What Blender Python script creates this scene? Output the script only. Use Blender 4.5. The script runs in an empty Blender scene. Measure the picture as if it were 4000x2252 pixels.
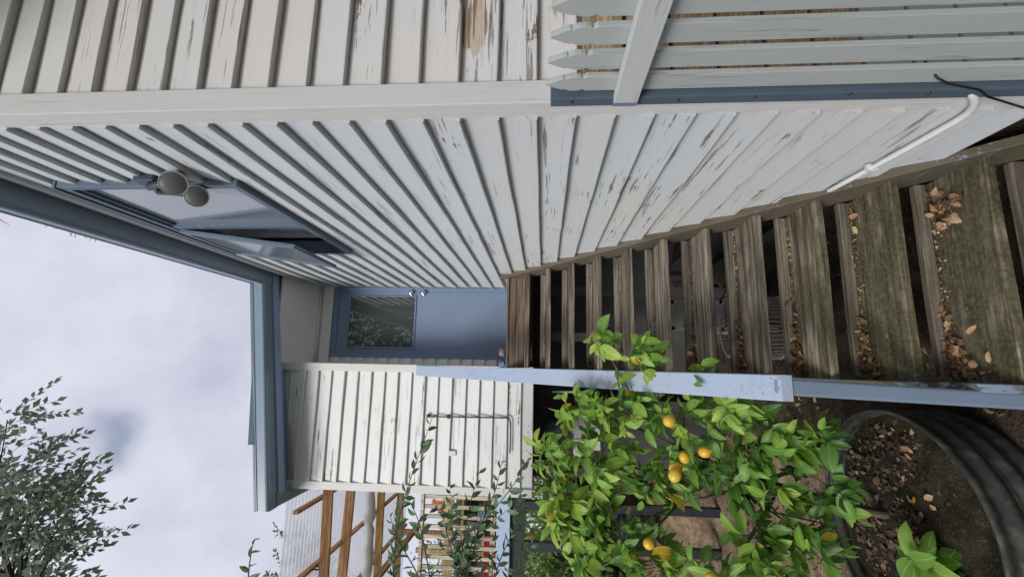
import bpy, math, random
import numpy as np
from mathutils import Vector, Matrix
rnd = random.Random(7)
S = bpy.context.scene
COL = S.collection
R = math.radians

# ---------------------------------------------------------------- camera
cam_d = bpy.data.cameras.new('camera'); cam = bpy.data.objects.new('camera', cam_d); COL.objects.link(cam)
cam_d.sensor_fit = 'HORIZONTAL'; cam_d.sensor_width = 36.0; cam_d.lens = 36 * 1729.3 / 4000
cam_d.clip_start = 0.05; cam_d.clip_end = 2000
def cam_axes(yaw, pitch, roll):
    f = Vector((math.sin(yaw) * math.cos(pitch), math.cos(yaw) * math.cos(pitch), math.sin(pitch)))
    r = Vector((math.cos(yaw), -math.sin(yaw), 0)); u = r.cross(f)
    r2 = r * math.cos(roll) + u * math.sin(roll); return r2, r2.cross(f), f
cr, cu, cf = cam_axes(R(9.949), R(4.127), R(.42))
# the phone was held so that the picture lies on its side: picture-right is down in the world
m = Matrix((-cu, cr, -cf)).transposed().to_4x4()
cam.matrix_world = m
S.camera = cam

# ---------------------------------------------------------------- world: clouded daylight
SUN_EL, SUN_AZ = R(33), R(214)          # azimuth from +Y, clockwise seen from above
W = bpy.data.worlds.new('World'); S.world = W; W.use_nodes = True
def world():
    nt = W.node_tree; nt.nodes.clear(); L = nt.links.new
    def n(t, **k):
        x = nt.nodes.new(t)
        for a, b in k.items(): setattr(x, a, b)
        return x
    sky = n('ShaderNodeTexSky', sky_type='NISHITA', sun_disc=False, sun_elevation=SUN_EL, sun_rotation=SUN_AZ, air_density=1.0, dust_density=1.0, ozone_density=1.5)
    tc = n('ShaderNodeTexCoord')
    n1 = n('ShaderNodeTexNoise'); n1.inputs['Scale'].default_value = 3.4; n1.inputs['Detail'].default_value = 5; n1.inputs['Roughness'].default_value = .58
    L(tc.outputs['Generated'], n1.inputs['Vector'])
    n2 = n('ShaderNodeTexNoise'); n2.inputs['Scale'].default_value = 7; n2.inputs['Detail'].default_value = 6
    L(tc.outputs['Generated'], n2.inputs['Vector'])
    # cloud brightness
    cr_ = n('ShaderNodeValToRGB'); e = cr_.color_ramp
    e.elements[0].position = .38; e.elements[0].color = (3.95, 4.05, 4.9, 1)
    e.elements[1].position = .64; e.elements[1].color = (5.25, 5.32, 6.05, 1)
    nm = n('ShaderNodeMath', operation='MULTIPLY_ADD'); nm.inputs[1].default_value = .16; L(n2.outputs['Fac'], nm.inputs[0]); ns = n('ShaderNodeMath', operation='MULTIPLY_ADD'); ns.inputs[1].default_value = .84; L(n1.outputs['Fac'], ns.inputs[0]); L(nm.outputs[0], ns.inputs[2]); nm.inputs[2].default_value = 0; L(ns.outputs[0], cr_.inputs['Fac'])
    # ragged holes in the cloud: two small ones in view, the rest from the noise
    def hole(d, rad):
        dist = n('ShaderNodeVectorMath', operation='DISTANCE')
        wob = n('ShaderNodeVectorMath', operation='MULTIPLY_ADD'); wob.inputs[1].default_value = (.13, .13, .13); wob.inputs[2].default_value = (-.065, -.065, -.065)
        L(n2.outputs['Color'], wob.inputs[0])
        ad = n('ShaderNodeVectorMath', operation='ADD'); L(tc.outputs['Generated'], ad.inputs[0]); L(wob.outputs[0], ad.inputs[1])
        L(ad.outputs[0], dist.inputs[0]); dist.inputs[1].default_value = d
        mr = n('ShaderNodeMapRange', interpolation_type='SMOOTHSTEP'); mr.inputs['From Min'].default_value = rad[0]; mr.inputs['From Max'].default_value = rad[1]
        mr.inputs['To Min'].default_value = rad[2]; mr.inputs['To Max'].default_value = 0
        L(dist.outputs['Value'], mr.inputs['Value']); return mr.outputs['Result']
    h1 = hole((-.133, .713, .688), (.0, .056, .62)); h2 = hole((-.04, .79, .608), (.0, .10, .14))
    nh = n('ShaderNodeMapRange'); nh.inputs['From Min'].default_value = .70; nh.inputs['From Max'].default_value = .82; nh.inputs['To Max'].default_value = .8
    L(n1.outputs['Fac'], nh.inputs['Value'])
    mx = n('ShaderNodeMath', operation='MAXIMUM'); L(h1, mx.inputs[0]); L(h2, mx.inputs[1])
    mx2 = n('ShaderNodeMath', operation='MAXIMUM'); L(mx.outputs[0], mx2.inputs[0]); L(nh.outputs['Result'], mx2.inputs[1])
    mix = n('ShaderNodeMix', data_type='RGBA'); L(mx2.outputs[0], mix.inputs['Factor']); L(cr_.outputs['Color'], mix.inputs['A'])
    L(sky.outputs['Color'], mix.inputs['B'])
    bg = n('ShaderNodeBackground'); bg.inputs['Strength'].default_value = .095
    out = n('ShaderNodeOutputWorld'); L(mix.outputs['Result'], bg.inputs['Color']); L(bg.outputs[0], out.inputs['Surface'])
world()
sun_d = bpy.data.lights.new('sun', 'SUN'); sun = bpy.data.objects.new('sun', sun_d); COL.objects.link(sun)
sun_d.energy = 2.2; sun_d.angle = R(24); sun_d.color = (1.0, .98, .945)
sdir = Vector((math.sin(SUN_AZ) * math.cos(SUN_EL), math.cos(SUN_AZ) * math.cos(SUN_EL), math.sin(SUN_EL)))
sun.rotation_euler = sdir.to_track_quat('Z', 'Y').to_euler()
S.view_settings.view_transform = 'Standard'; S.view_settings.look = 'None'
S.view_settings.exposure = 0.66; S.view_settings.gamma = 1.0; S.view_settings.use_curve_mapping = False
S.render.engine = 'CYCLES'
S.cycles.use_denoising = True; S.cycles.max_bounces = 8; S.cycles.transparent_max_bounces = 12

# ---------------------------------------------------------------- materials
class NT:
    def __init__(s, name):
        s.m = bpy.data.materials.new(name); s.m.use_nodes = True; s.t = s.m.node_tree; s.t.nodes.clear()
        s.out = s.n('ShaderNodeOutputMaterial'); s.b = s.n('ShaderNodeBsdfPrincipled'); s.l(s.b.outputs[0], s.out.inputs[0])
        s._tc = None
    def n(s, t, **k):
        x = s.t.nodes.new(t)
        for a, b in k.items(): setattr(x, a, b)
        return x
    def l(s, a, b): s.t.links.new(a, b)
    def tc(s, o='Object'):
        if s._tc is None: s._tc = s.n('ShaderNodeTexCoord')
        return s._tc.outputs[o]
    def val(s, v, sock):
        if hasattr(v, 'is_linked') or hasattr(v, 'links'): s.l(v, sock)
        else: sock.default_value = v
    def vec(s, scale=(1, 1, 1), src=None, rand=False, loc=(0, 0, 0)):
        src = src or s.tc()
        if rand:
            oi = s.n('ShaderNodeObjectInfo'); a = s.n('ShaderNodeVectorMath', operation='MULTIPLY_ADD')
            cx = s.n('ShaderNodeCombineXYZ')
            for i in range(3): s.l(oi.outputs['Random'], cx.inputs[i])
            s.l(cx.outputs[0], a.inputs[0]); a.inputs[1].default_value = (37.3, 51.7, 23.9); s.l(src, a.inputs[2]); src = a.outputs[0]
        mp = s.n('ShaderNodeMapping'); mp.inputs['Scale'].default_value = scale; mp.inputs['Location'].default_value = loc; s.l(src, mp.inputs['Vector']); return mp.outputs[0]
    def noise(s, vec, scale, detail=4, rough=.5, dist=0, out='Fac'):
        x = s.n('ShaderNodeTexNoise'); s.l(vec, x.inputs['Vector']); x.inputs['Scale'].default_value = scale
        x.inputs['Detail'].default_value = detail; x.inputs['Roughness'].default_value = rough; x.inputs['Distortion'].default_value = dist
        return x.outputs[out]
    def rng(s, v, a, b, c=0., d=1., smooth=True):
        x = s.n('ShaderNodeMapRange'); x.clamp = True
        if smooth: x.interpolation_type = 'SMOOTHSTEP'
        s.l(v, x.inputs['Value'])
        for k, q in (('From Min', a), ('From Max', b), ('To Min', c), ('To Max', d)): x.inputs[k].default_value = q
        return x.outputs['Result']
    def math(s, op, a, b=None):
        x = s.n('ShaderNodeMath', operation=op); s.val(a, x.inputs[0])
        if b is not None: s.val(b, x.inputs[1])
        return x.outputs[0]
    def mix(s, f, a, b):
        x = s.n('ShaderNodeMix', data_type='RGBA'); s.val(f, x.inputs['Factor'])
        for q, k in ((a, 'A'), (b, 'B')):
            if isinstance(q, tuple): x.inputs[k].default_value = (*q[:3], 1)
            else: s.l(q, x.inputs[k])
        return x.outputs['Result']
    def bump(s, h, st=.3, d=.01, prev=None):
        x = s.n('ShaderNodeBump'); s.l(h, x.inputs['Height']); x.inputs['Strength'].default_value = st; x.inputs['Distance'].default_value = d
        if prev is not None: s.l(prev, x.inputs['Normal'])
        return x.outputs[0]
    def fin(s, col=None, rough=None, nrm=None, **k):
        if col is not None:
            if isinstance(col, tuple): s.b.inputs['Base Color'].default_value = (*col[:3], 1)
            else: s.l(col, s.b.inputs['Base Color'])
        if rough is not None: s.val(rough, s.b.inputs['Roughness'])
        if nrm is not None: s.l(nrm, s.b.inputs['Normal'])
        for a, b in k.items(): s.b.inputs[a].default_value = b
        return s.m

def paint_wood(name, axis, base, warm=(.62, .52, .38), under=(.20, .15, .11), crack=.5, warmth=.25, rough=.55, peel=.0, spot=None):
    """old painted timber, grain and cracks run along the axis"""
    s = NT(name)
    def sc(al, ac): return tuple(al if i == axis else ac for i in range(3))
    v = s.vec(sc(1.6, 34), rand=True); vf = s.vec(sc(6, 160), rand=True); vb = s.vec(sc(1, 2.2), rand=True)
    streak = s.noise(v, 1, 6, .62, .3); fine = s.noise(vf, 1, 3, .6); big = s.noise(vb, 1.1, 4, .55); blot = s.noise(s.vec(rand=True), 7, 5, .6)
    fcr = s.noise(s.vec(sc(2.6, 75), rand=True), 1, 4, .6); cr = s.math('MAXIMUM', s.rng(streak, .61, .645), s.rng(fcr, .615, .65)); mask = s.rng(big, .45, .60)
    ck = s.math('MULTIPLY', cr, s.math('MULTIPLY', mask, crack * 2))
    ck = s.math('MINIMUM', ck, 1.0)
    oi = s.n('ShaderNodeObjectInfo')
    w = s.math('MULTIPLY', s.rng(s.noise(vb, .8, 3, .5), .40, .72), warmth * 1.3)
    w2 = s.math('ADD', w, s.math('MULTIPLY', oi.outputs['Random'], warmth * .35))
    c = s.mix(w2, base, warm)
    c = s.mix(s.rng(fine, .35, .75, 0, .10), c, tuple(x * .6 for x in base))
    c = s.mix(s.rng(blot, .56, .8, 0, .22), c, tuple(x * .72 for x in base))
    # thin dirty film and bare wood
    c = s.mix(s.math('MULTIPLY', ck, .75), c, under)
    pl = s.rng(s.math('ADD', s.math('MULTIPLY', streak, .6), s.math('MULTIPLY', blot, .5)), .70 - peel * .12, .715 - peel * .12)
    pl = s.math('MULTIPLY', pl, s.math('MULTIPLY', mask, 1.0 if peel > 0 else 0.))
    c = s.mix(pl, c, under)
    hgt = s.math('SUBTRACT', s.math('MULTIPLY', streak, .55), s.math('ADD', s.math('MULTIPLY', ck, .7), s.math('MULTIPLY', pl, .6)))
    if spot:
        (cx, cy, cz), (rx, ry, rz), scol = spot
        vm = s.n('ShaderNodeVectorMath', operation='SUBTRACT'); s.l(s.tc(), vm.inputs[0]); vm.inputs[1].default_value = (cx, cy, cz)
        vd = s.n('ShaderNodeVectorMath', operation='DIVIDE'); s.l(vm.outputs[0], vd.inputs[0]); vd.inputs[1].default_value = (rx, ry, rz)
        ln = s.n('ShaderNodeVectorMath', operation='LENGTH'); s.l(vd.outputs[0], ln.inputs[0])
        f = s.rng(s.math('ADD', ln.outputs['Value'], s.math('MULTIPLY', s.math('SUBTRACT', streak, .5), 2.2)), .93, 1.0, 1, 0)
        pc = s.mix(s.rng(s.noise(v, 1.7, 4), .42, .52), scol, (.52, .44, .33))
        c = s.mix(f, c, pc); hgt = s.math('SUBTRACT', hgt, s.math('MULTIPLY', f, .6))
    return s.fin(c, rough, s.bump(hgt, .55, .006), **{'Specular IOR Level': .35})

def plain_paint(name, col, rough=.45, var=.12, spec=.4, bumpst=.08):
    s = NT(name); v = s.vec()
    a = s.noise(v, 3.2, 5, .6); b = s.noise(v, 26, 4, .6)
    c = s.mix(s.rng(a, .35, .72, 0, var * 2), col, tuple(x * .72 for x in col))
    c = s.mix(s.rng(b, .6, .8, 0, var), c, tuple(min(1, x * 1.25 + .03) for x in col))
    return s.fin(c, rough, s.bump(b, bumpst, .004), **{'Specular IOR Level': spec})

WHITE = (.60, .60, .575)
M = {}
M['board_y'] = paint_wood('weatherboard_paint_side', 1, (.555, .585, .612), warm=(.62, .58, .49), crack=.36, warmth=.12, peel=.1)  # same white house paint; cool sky-light tint mixed into this wall's base
M['board_ylow'] = paint_wood('weatherboard_paint_side_worn', 1, (.555, .58, .59), warm=(.62, .56, .45), crack=.8, warmth=.22, peel=.36)  # worn lower boards, with the same sky-light tint in the base
M['board_x'] = paint_wood('weatherboard_paint_front', 0, (.635, .632, .615), warm=(.70, .60, .475), crack=1.0, warmth=.26, peel=.35, spot=((1.28, 1.45, .262), (.13, .2, .05), (.24, .14, .085)))
M['board_xl'] = paint_wood('weatherboard_paint_end', 0, (.66, .66, .655), warm=(.68, .63, .50), crack=.38, warmth=.14, peel=.3)
M['trim_z'] = paint_wood('trim_paint', 2, (.62, .615, .60), warm=(.62, .55, .45), crack=.18, warmth=.12)
M['rail_paint'] = paint_wood('fence_rail_paint', 1, (.54, .56, .54), warm=(.6, .56, .45), crack=.6, warmth=.1)
M['picket_paint'] = paint_wood('picket_paint', 2, (.41, .44, .425), warm=(.46, .45, .38), crack=.25, warmth=.12)  # greyed base puts the shade on the picket faces into the paint
M['pale_blue'] = paint_wood('pale_blue_paint', 1, (.315, .385, .50), warm=(.36, .40, .46), under=(.24, .22, .21), crack=.45, warmth=.3, peel=.0)
M['stringer_paint'] = paint_wood('stringer_flaking_paint', 1, (.20, .27, .36), warm=(.07, .065, .035), under=(.05, .05, .028), crack=1.0, warmth=1.2, peel=.9)
M['deck_beam'] = paint_wood('deck_beam_paint', 0, (.34, .43, .58), warm=(.46, .48, .48), under=(.3, .27, .23), crack=.9, warmth=.5, peel=.5)
M['post_blue'] = plain_paint('slate_blue_paint', (.082, .115, .152), .5, .15)
M['post_grey'] = plain_paint('stair_post_paint', (.17, .22, .29), .5, .18)
M['gutter'] = plain_paint('gutter_steel', (.185, .245, .315), .30, .10, .7, .03)
M['gutter_pale'] = plain_paint('fascia_paint', (.27, .36, .52), .5, .10)
M['door'] = plain_paint('door_paint', (.17, .222, .315), .62, .08, .25, .04)
M['door_frame'] = plain_paint('door_frame_paint', (.145, .205, .325), .5, .08)
M['win_frame'] = paint_wood('window_frame_paint', 1, (.105, .145, .20), warm=(.16, .21, .27), under=(.25, .25, .24), crack=.7, warmth=.3, rough=.5)
M['plaster'] = plain_paint('porch_lining_paint', (.70, .69, .665), .6, .08)
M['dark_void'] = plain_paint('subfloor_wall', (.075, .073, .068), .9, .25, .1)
M['interior'] = plain_paint('room_paint', (.60, .64, .68), .8, .1)

def glass(name, base, ior, rough, bumpst=0., bscale=60):
    s = NT(name); nrm = None
    if bumpst: nrm = s.bump(s.noise(s.vec(), bscale, 3, .5), bumpst, .003)
    return s.fin(base, rough, nrm, IOR=ior, **{'Specular IOR Level': .5})
M['win_glass'] = glass('frosted_window_glass', (.25, .29, .35), 3.4, .085, .18, 45)
M['sash_glass'] = glass('rippled_window_glass', (.20, .25, .29), 3.0, .09, .45, 38)
for k_ in ('win_glass', 'sash_glass'):   # obscure glass lets diffuse light into the room
    t_ = M[k_].node_tree; tr_ = t_.nodes.new('ShaderNodeBsdfTranslucent'); tr_.inputs[0].default_value = (.85, .92, .95, 1); ad_ = t_.nodes.new('ShaderNodeMixShader'); ad_.inputs[0].default_value = .38; b0_ = [n_ for n_ in t_.nodes if n_.type == 'BSDF_PRINCIPLED'][0]; b0_.inputs['Coat Weight'].default_value = 1.0; b0_.inputs['Coat IOR'].default_value = 2.6; b0_.inputs['Coat Roughness'].default_value = .07
    o_ = [n_ for n_ in t_.nodes if n_.type == 'OUTPUT_MATERIAL'][0]; b_ = [n_ for n_ in t_.nodes if n_.type == 'BSDF_PRINCIPLED'][0]
    t_.links.new(b_.outputs[0], ad_.inputs[1]); t_.links.new(tr_.outputs[0], ad_.inputs[2]); t_.links.new(ad_.outputs[0], o_.inputs[0])
M['door_glass'] = glass('door_glass', (.050, .062, .056), 1.75, .015, .02, 4)

def wood(name, axis, c0, c1, moss=0., rough=.8):
    s = NT(name)
    def sc(al, ac): return tuple(al if i == axis else ac for i in range(3))
    v = s.vec(sc(1.3, 22), rand=True); vf = s.vec(sc(4, 130), rand=True)
    a = s.noise(v, 1, 6, .62, .5); f = s.noise(vf, 1, 3, .6); b = s.noise(s.vec(rand=True), 3.5, 4, .55)
    c = s.mix(s.rng(a, .38, .62), c0, c1)
    c = s.mix(s.rng(a, .60, .68, 0, .5), c, tuple(min(1, x * 1.45) for x in c1))
    c = s.mix(s.rng(f, .42, .66, 0, .65), c, tuple(x * .4 for x in c0))
    c = s.mix(s.rng(b, .6, .72, 0, .7), c, tuple(x * .55 for x in c0))
    ck = s.rng(s.noise(s.vec(sc(.9, 70), rand=True), 1, 3, .55), .655, .675)
    c = s.mix(s.math('MULTIPLY', ck, .8), c, tuple(x * .22 for x in c0))
    if moss:
        g = s.n('ShaderNodeNewGeometry'); sp = s.n('ShaderNodeSeparateXYZ'); s.l(g.outputs['Position'], sp.inputs[0])
        depth = s.rng(sp.outputs['Z'], -.75, -1.75)  # more moss lower down; its dark tone also paints in the light falloff
        pat = s.noise(s.vec((1, 2.2, 2.2), rand=True), 5, 6, .65)
        mm = s.rng(s.math('ADD', pat, s.math('MULTIPLY', depth, .30)), .56, .80, 0, moss)
        mm = s.math('MULTIPLY', mm, s.math('MINIMUM', s.math('ADD', depth, .12), 1.))
        c = s.mix(mm, c, s.mix(s.rng(s.noise(s.vec(), 60, 3), .4, .65), (.042, .039, .017), (.100, .088, .036)))
    h = s.math('SUBTRACT', s.math('ADD', s.math('MULTIPLY', a, .6), s.math('MULTIPLY', f, .6)), ck)
    return s.fin(c, rough, s.bump(h, .6, .006), **{'Specular IOR Level': .2})
M['tread'] = wood('weathered_stair_timber', 0, (.105, .088, .071), (.35, .298, .23), moss=.78)
M['kicker'] = wood('stair_upstand_timber', 0, (.13, .11, .09), (.25, .21, .17), moss=.35)
M['nosing_red'] = wood('landing_timber', 0, (.115, .078, .058), (.225, .165, .125))
M['stringer'] = wood('stair_stringer_timber', 1, (.085, .070, .048), (.20, .165, .115), moss=.8)
M['stringer_side'] = paint_wood('wall_stringer_timber', 1, (.15, .122, .088), warm=(.055, .052, .028), under=(.27, .35, .45), crack=.7, warmth=.5)
M['pergola'] = wood('treated_pine_red', 0, (.42, .205, .095), (.64, .37, .19))
M['pergola_y'] = wood('treated_pine_rafter', 1, (.43, .21, .10), (.65, .38, .20))
M['pine_gold'] = wood('oiled_pine', 0, (.33, .20, .06), (.48, .30, .11))
M['slat'] = wood('baluster_timber', 2, (.36, .30, .22), (.58, .52, .41))
M['shelf'] = wood('shelf_timber', 0, (.25, .19, .08), (.42, .34, .17))
M['tan_slat'] = wood('tan_base_batten', 0, (.34, .23, .13), (.50, .36, .21))
M['bark'] = wood('bark', 2, (.06, .048, .034), (.15, .125, .09))
M['twig'] = plain_paint('green_twig', (.06, .085, .025), .6)
M['twig_dark'] = plain_paint('dark_twig', (.035, .030, .022), .7)
M['steel_black'] = plain_paint('black_post_paint', (.02, .024, .028), .4)
M['black_rubber'] = plain_paint('black_rubber', (.012, .012, .012), .5)
M['rod_metal'] = plain_paint('dark_rod_metal', (.035, .033, .032), .4, .1, .5)
M['pvc'] = plain_paint('white_plastic', (.72, .73, .73), .35, .06)
M['lamp_body'] = plain_paint('lamp_housing', (.045, .06, .085), .45, .15)
M['lamp_lens'] = plain_paint('lamp_lens', (.125, .13, .128), .35, .25, .5, .2)
M['lamp_rim'] = plain_paint('lamp_rim', (.55, .54, .50), .3, .05)
s = NT('chrome'); M['chrome'] = s.fin((.62, .62, .62), .18, Metallic=1.0)
s = NT('plastic_tank'); v = s.vec(); M['tank'] = s.fin(s.mix(s.rng(s.noise(v, 18, 5, .6), .45, .7), (.022, .022, .018), (.058, .058, .047)), s.rng(s.noise(v, 25, 3), .4, .6, .55, .85), s.bump(s.noise(v, 40, 3), .15, .004))
def soil(name, c0, c1, c2, sc=1.):
    s = NT(name); v = s.vec()
    a = s.noise(v, 9 * sc, 8, .68); b = s.noise(v, 55 * sc, 4, .7); d = s.noise(v, 1.2 * sc, 3)
    c = s.mix(s.rng(a, .38, .62), c0, c1); c = s.mix(s.rng(b, .56, .68), c, c2); c = s.mix(s.rng(d, .4, .65, 0, .5), c, c0)
    return s.fin(c, .95, s.bump(s.math('ADD', a, b), .8, .03), **{'Specular IOR Level': .1})
M['soil'] = soil('dark_soil', (.022, .019, .013), (.052, .042, .027), (.105, .075, .042))
def ground_mat():
    s = NT('garden_ground'); v = s.vec(); sp = s.n('ShaderNodeSeparateXYZ'); s.l(v, sp.inputs[0]); X_, Y_ = sp.outputs['X'], sp.outputs['Y']
    a = s.noise(v, 9, 8, .68); b = s.noise(v, 55, 4, .7); w = s.math('MULTIPLY', s.math('SUBTRACT', s.noise(v, 2.2, 5, .6), .5), 1.6)
    def tri(c0, c1, c2): return s.mix(s.rng(b, .55, .68), s.mix(s.rng(a, .38, .62), c0, c1), c2)
    bare = tri((.030, .026, .017), (.070, .054, .037), (.15, .11, .075)); mul = tri((.15, .105, .068), (.30, .22, .145), (.42, .33, .23)); gra = tri((.025, .042, .012), (.055, .085, .022), (.15, .12, .06))
    m1 = s.math('MULTIPLY', s.math('MULTIPLY', s.rng(s.math('ADD', X_, w), -.55, -.95), s.rng(s.math('ADD', Y_, w), 3.1, 3.7)), s.rng(s.math('ADD', X_, w), -4.4, -3.6))
    m2 = s.math('MAXIMUM', s.math('MAXIMUM', s.rng(s.math('ADD', Y_, w), 7.0, 7.9), s.rng(s.math('ADD', Y_, w), -4.5, -5.5)), s.math('MAXIMUM', s.rng(X_, -12, -14), s.rng(X_, 12, 14)))
    return s.fin(s.mix(m2, s.mix(m1, bare, mul), gra), .95, s.bump(s.math('ADD', a, b), .8, .03), **{'Specular IOR Level': .1})
M['ground'] = ground_mat()
M['grass'] = soil('grassy_bank', (.025, .042, .012), (.055, .085, .022), (.15, .12, .06), .6)

def leaf_mat(name, c0, c1, rough=.34, trans=.40, vein=True):
    s = NT(name); uv = s.n('ShaderNodeUVMap').outputs[0]
    sp = s.n('ShaderNodeSeparateXYZ'); s.l(uv, sp.inputs[0])
    oi = s.n('ShaderNodeObjectInfo'); g = s.n('ShaderNodeNewGeometry')
    pn = s.noise(s.vec(src=g.outputs['Position']), 6, 2)
    c = s.mix(s.rng(s.math('ADD', s.math('MULTIPLY', oi.outputs['Random'], .6), s.math('MULTIPLY', pn, .6)), .25, .85), c0, c1)
    c = s.mix(s.rng(s.noise(s.vec(src=g.outputs['Position']), 120, 3), .55, .75, 0, .3), c, tuple(min(1, x * 1.5) for x in c1))
    nrm = None
    if vein:
        ax = s.math('ABSOLUTE', s.math('SUBTRACT', sp.outputs['X'], .5))
        mid = s.rng(ax, .012, .045, 1, 0)
        w = s.math('SINE', s.math('ADD', s.math('MULTIPLY', sp.outputs['Y'], 52.), s.math('MULTIPLY', ax, -46.)))
        sv = s.rng(w, .86, 1., 0, .45); vv = s.math('MAXIMUM', mid, sv)
        c = s.mix(s.math('MULTIPLY', vv, .55), c, tuple(min(1, x * 1.9 + .02) for x in c1))
        nrm = s.bump(s.math('SUBTRACT', s.math('MULTIPLY', w, .3), vv), .25, .004)
    s.fin(c, rough, nrm, **{'Specular IOR Level': .45})
    tr = s.n('ShaderNodeBsdfTranslucent'); s.l(s.mix(.5, c, tuple(min(1, x * 1.6) for x in c1)), tr.inputs[0])
    mx = s.n('ShaderNodeMixShader'); mx.inputs[0].default_value = trans; s.l(s.b.outputs[0], mx.inputs[1]); s.l(tr.outputs[0], mx.inputs[2]); s.l(mx.outputs[0], s.out.inputs[0])
    return s.m
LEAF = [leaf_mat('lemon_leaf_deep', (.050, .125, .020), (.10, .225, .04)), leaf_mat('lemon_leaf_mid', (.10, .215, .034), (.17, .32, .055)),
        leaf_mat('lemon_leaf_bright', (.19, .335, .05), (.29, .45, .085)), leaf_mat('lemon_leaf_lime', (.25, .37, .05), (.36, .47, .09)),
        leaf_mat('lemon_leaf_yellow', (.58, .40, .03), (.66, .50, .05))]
SHRUB = [leaf_mat('shrub_leaf_dark', (.022, .055, .022), (.045, .095, .032), .35, .25), leaf_mat('shrub_leaf_mid', (.045, .10, .03), (.085, .15, .05), .4, .3)]
TREEL = [leaf_mat('tree_leaf_grey_green', (.105, .135, .10), (.165, .20, .15), .5, .36, False), leaf_mat('tree_leaf_olive', (.11, .15, .07), (.17, .21, .11), .5, .25, False)]
HEDGE = [leaf_mat('hedge_leaf', (.045, .085, .025), (.09, .15, .045), .5, .3, False), leaf_mat('hedge_leaf_light', (.12, .19, .06), (.20, .27, .09), .5, .3, False)]
DRY = [leaf_mat('dry_leaf_brown', (.13, .070, .036), (.25, .145, .078), .7, .15), leaf_mat('dry_leaf_tan', (.28, .17, .085), (.42, .28, .16), .7, .15), leaf_mat('dry_leaf_dark', (.040, .027, .016), (.090, .060, .036), .8, .1), leaf_mat('dry_leaf_straw', (.40, .33, .14), (.52, .45, .22), .7, .15)]
s = NT('lemon_skin'); v = s.vec(rand=True)
M['lemon'] = s.fin(s.mix(s.rng(s.noise(v, 14, 3), .35, .7), (.60, .34, .022), (.58, .43, .05)), .4, s.bump(s.noise(v, 160, 2), .25, .002), **{'Subsurface Weight': .05})
s = NT('clear_sheet'); tb = s.n('ShaderNodeBsdfTransparent'); tb.inputs[0].default_value = (.97, .98, 1, 1)
tl = s.n('ShaderNodeBsdfTranslucent'); tl.inputs[0].default_value = (.9, .92, .94, 1); a = s.n('ShaderNodeMixShader'); a.inputs[0].default_value = .30
s.fin((.70, .72, .74), .25); b = s.n('ShaderNodeMixShader'); b.inputs[0].default_value = .66
s.l(tb.outputs[0], a.inputs[2]); s.l(tl.outputs[0], a.inputs[1]); s.l(s.b.outputs[0], b.inputs[1]); s.l(a.outputs[0], b.inputs[2]); s.l(b.outputs[0], s.out.inputs[0])
M['clear_sheet'] = s.m
M['wrap'] = plain_paint('white_wrap', (.72, .72, .73), .35, .15, .5, .3)
def simple(name, col, rough=.5, **k):
    s = NT(name); v = s.vec(); return s.fin(s.mix(s.rng(s.noise(v, 12, 4), .35, .7, 0, .5), col, tuple(x * .65 for x in col)), rough, **k)
M['red'] = simple('red_plastic', (.50, .015, .03)); M['can_blue'] = simple('blue_tin', (.16, .26, .40)); M['lantern'] = simple('orange_lantern', (.55, .14, .04))
M['lantern_amber'] = simple('lantern_pane', (.80, .42, .16)); M['cream'] = simple('cream_paint', (.62, .58, .52)); M['dark_box'] = simple('dark_recess', (.03, .03, .038))
M['brown_box'] = simple('brown_box', (.16, .075, .04)); M['wicker'] = simple('grey_wicker', (.27, .25, .22), .7); M['chair_paint'] = simple('worn_white_paint', (.34, .34, .32), .6)
M['denim'] = simple('blue_sandal_foam', (.13, .19, .33), .7); M['strap'] = simple('dark_strap', (.03, .022, .028), .6); M['tan_leather'] = simple('tan_leather', (.45, .24, .17), .6)
M['jar'] = simple('dusty_glass', (.13, .15, .16), .2); M['block'] = simple('pale_block', (.50, .49, .47), .8)
M['roof'] = simple('roof_steel', (.16, .20, .24), .4)

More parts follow.
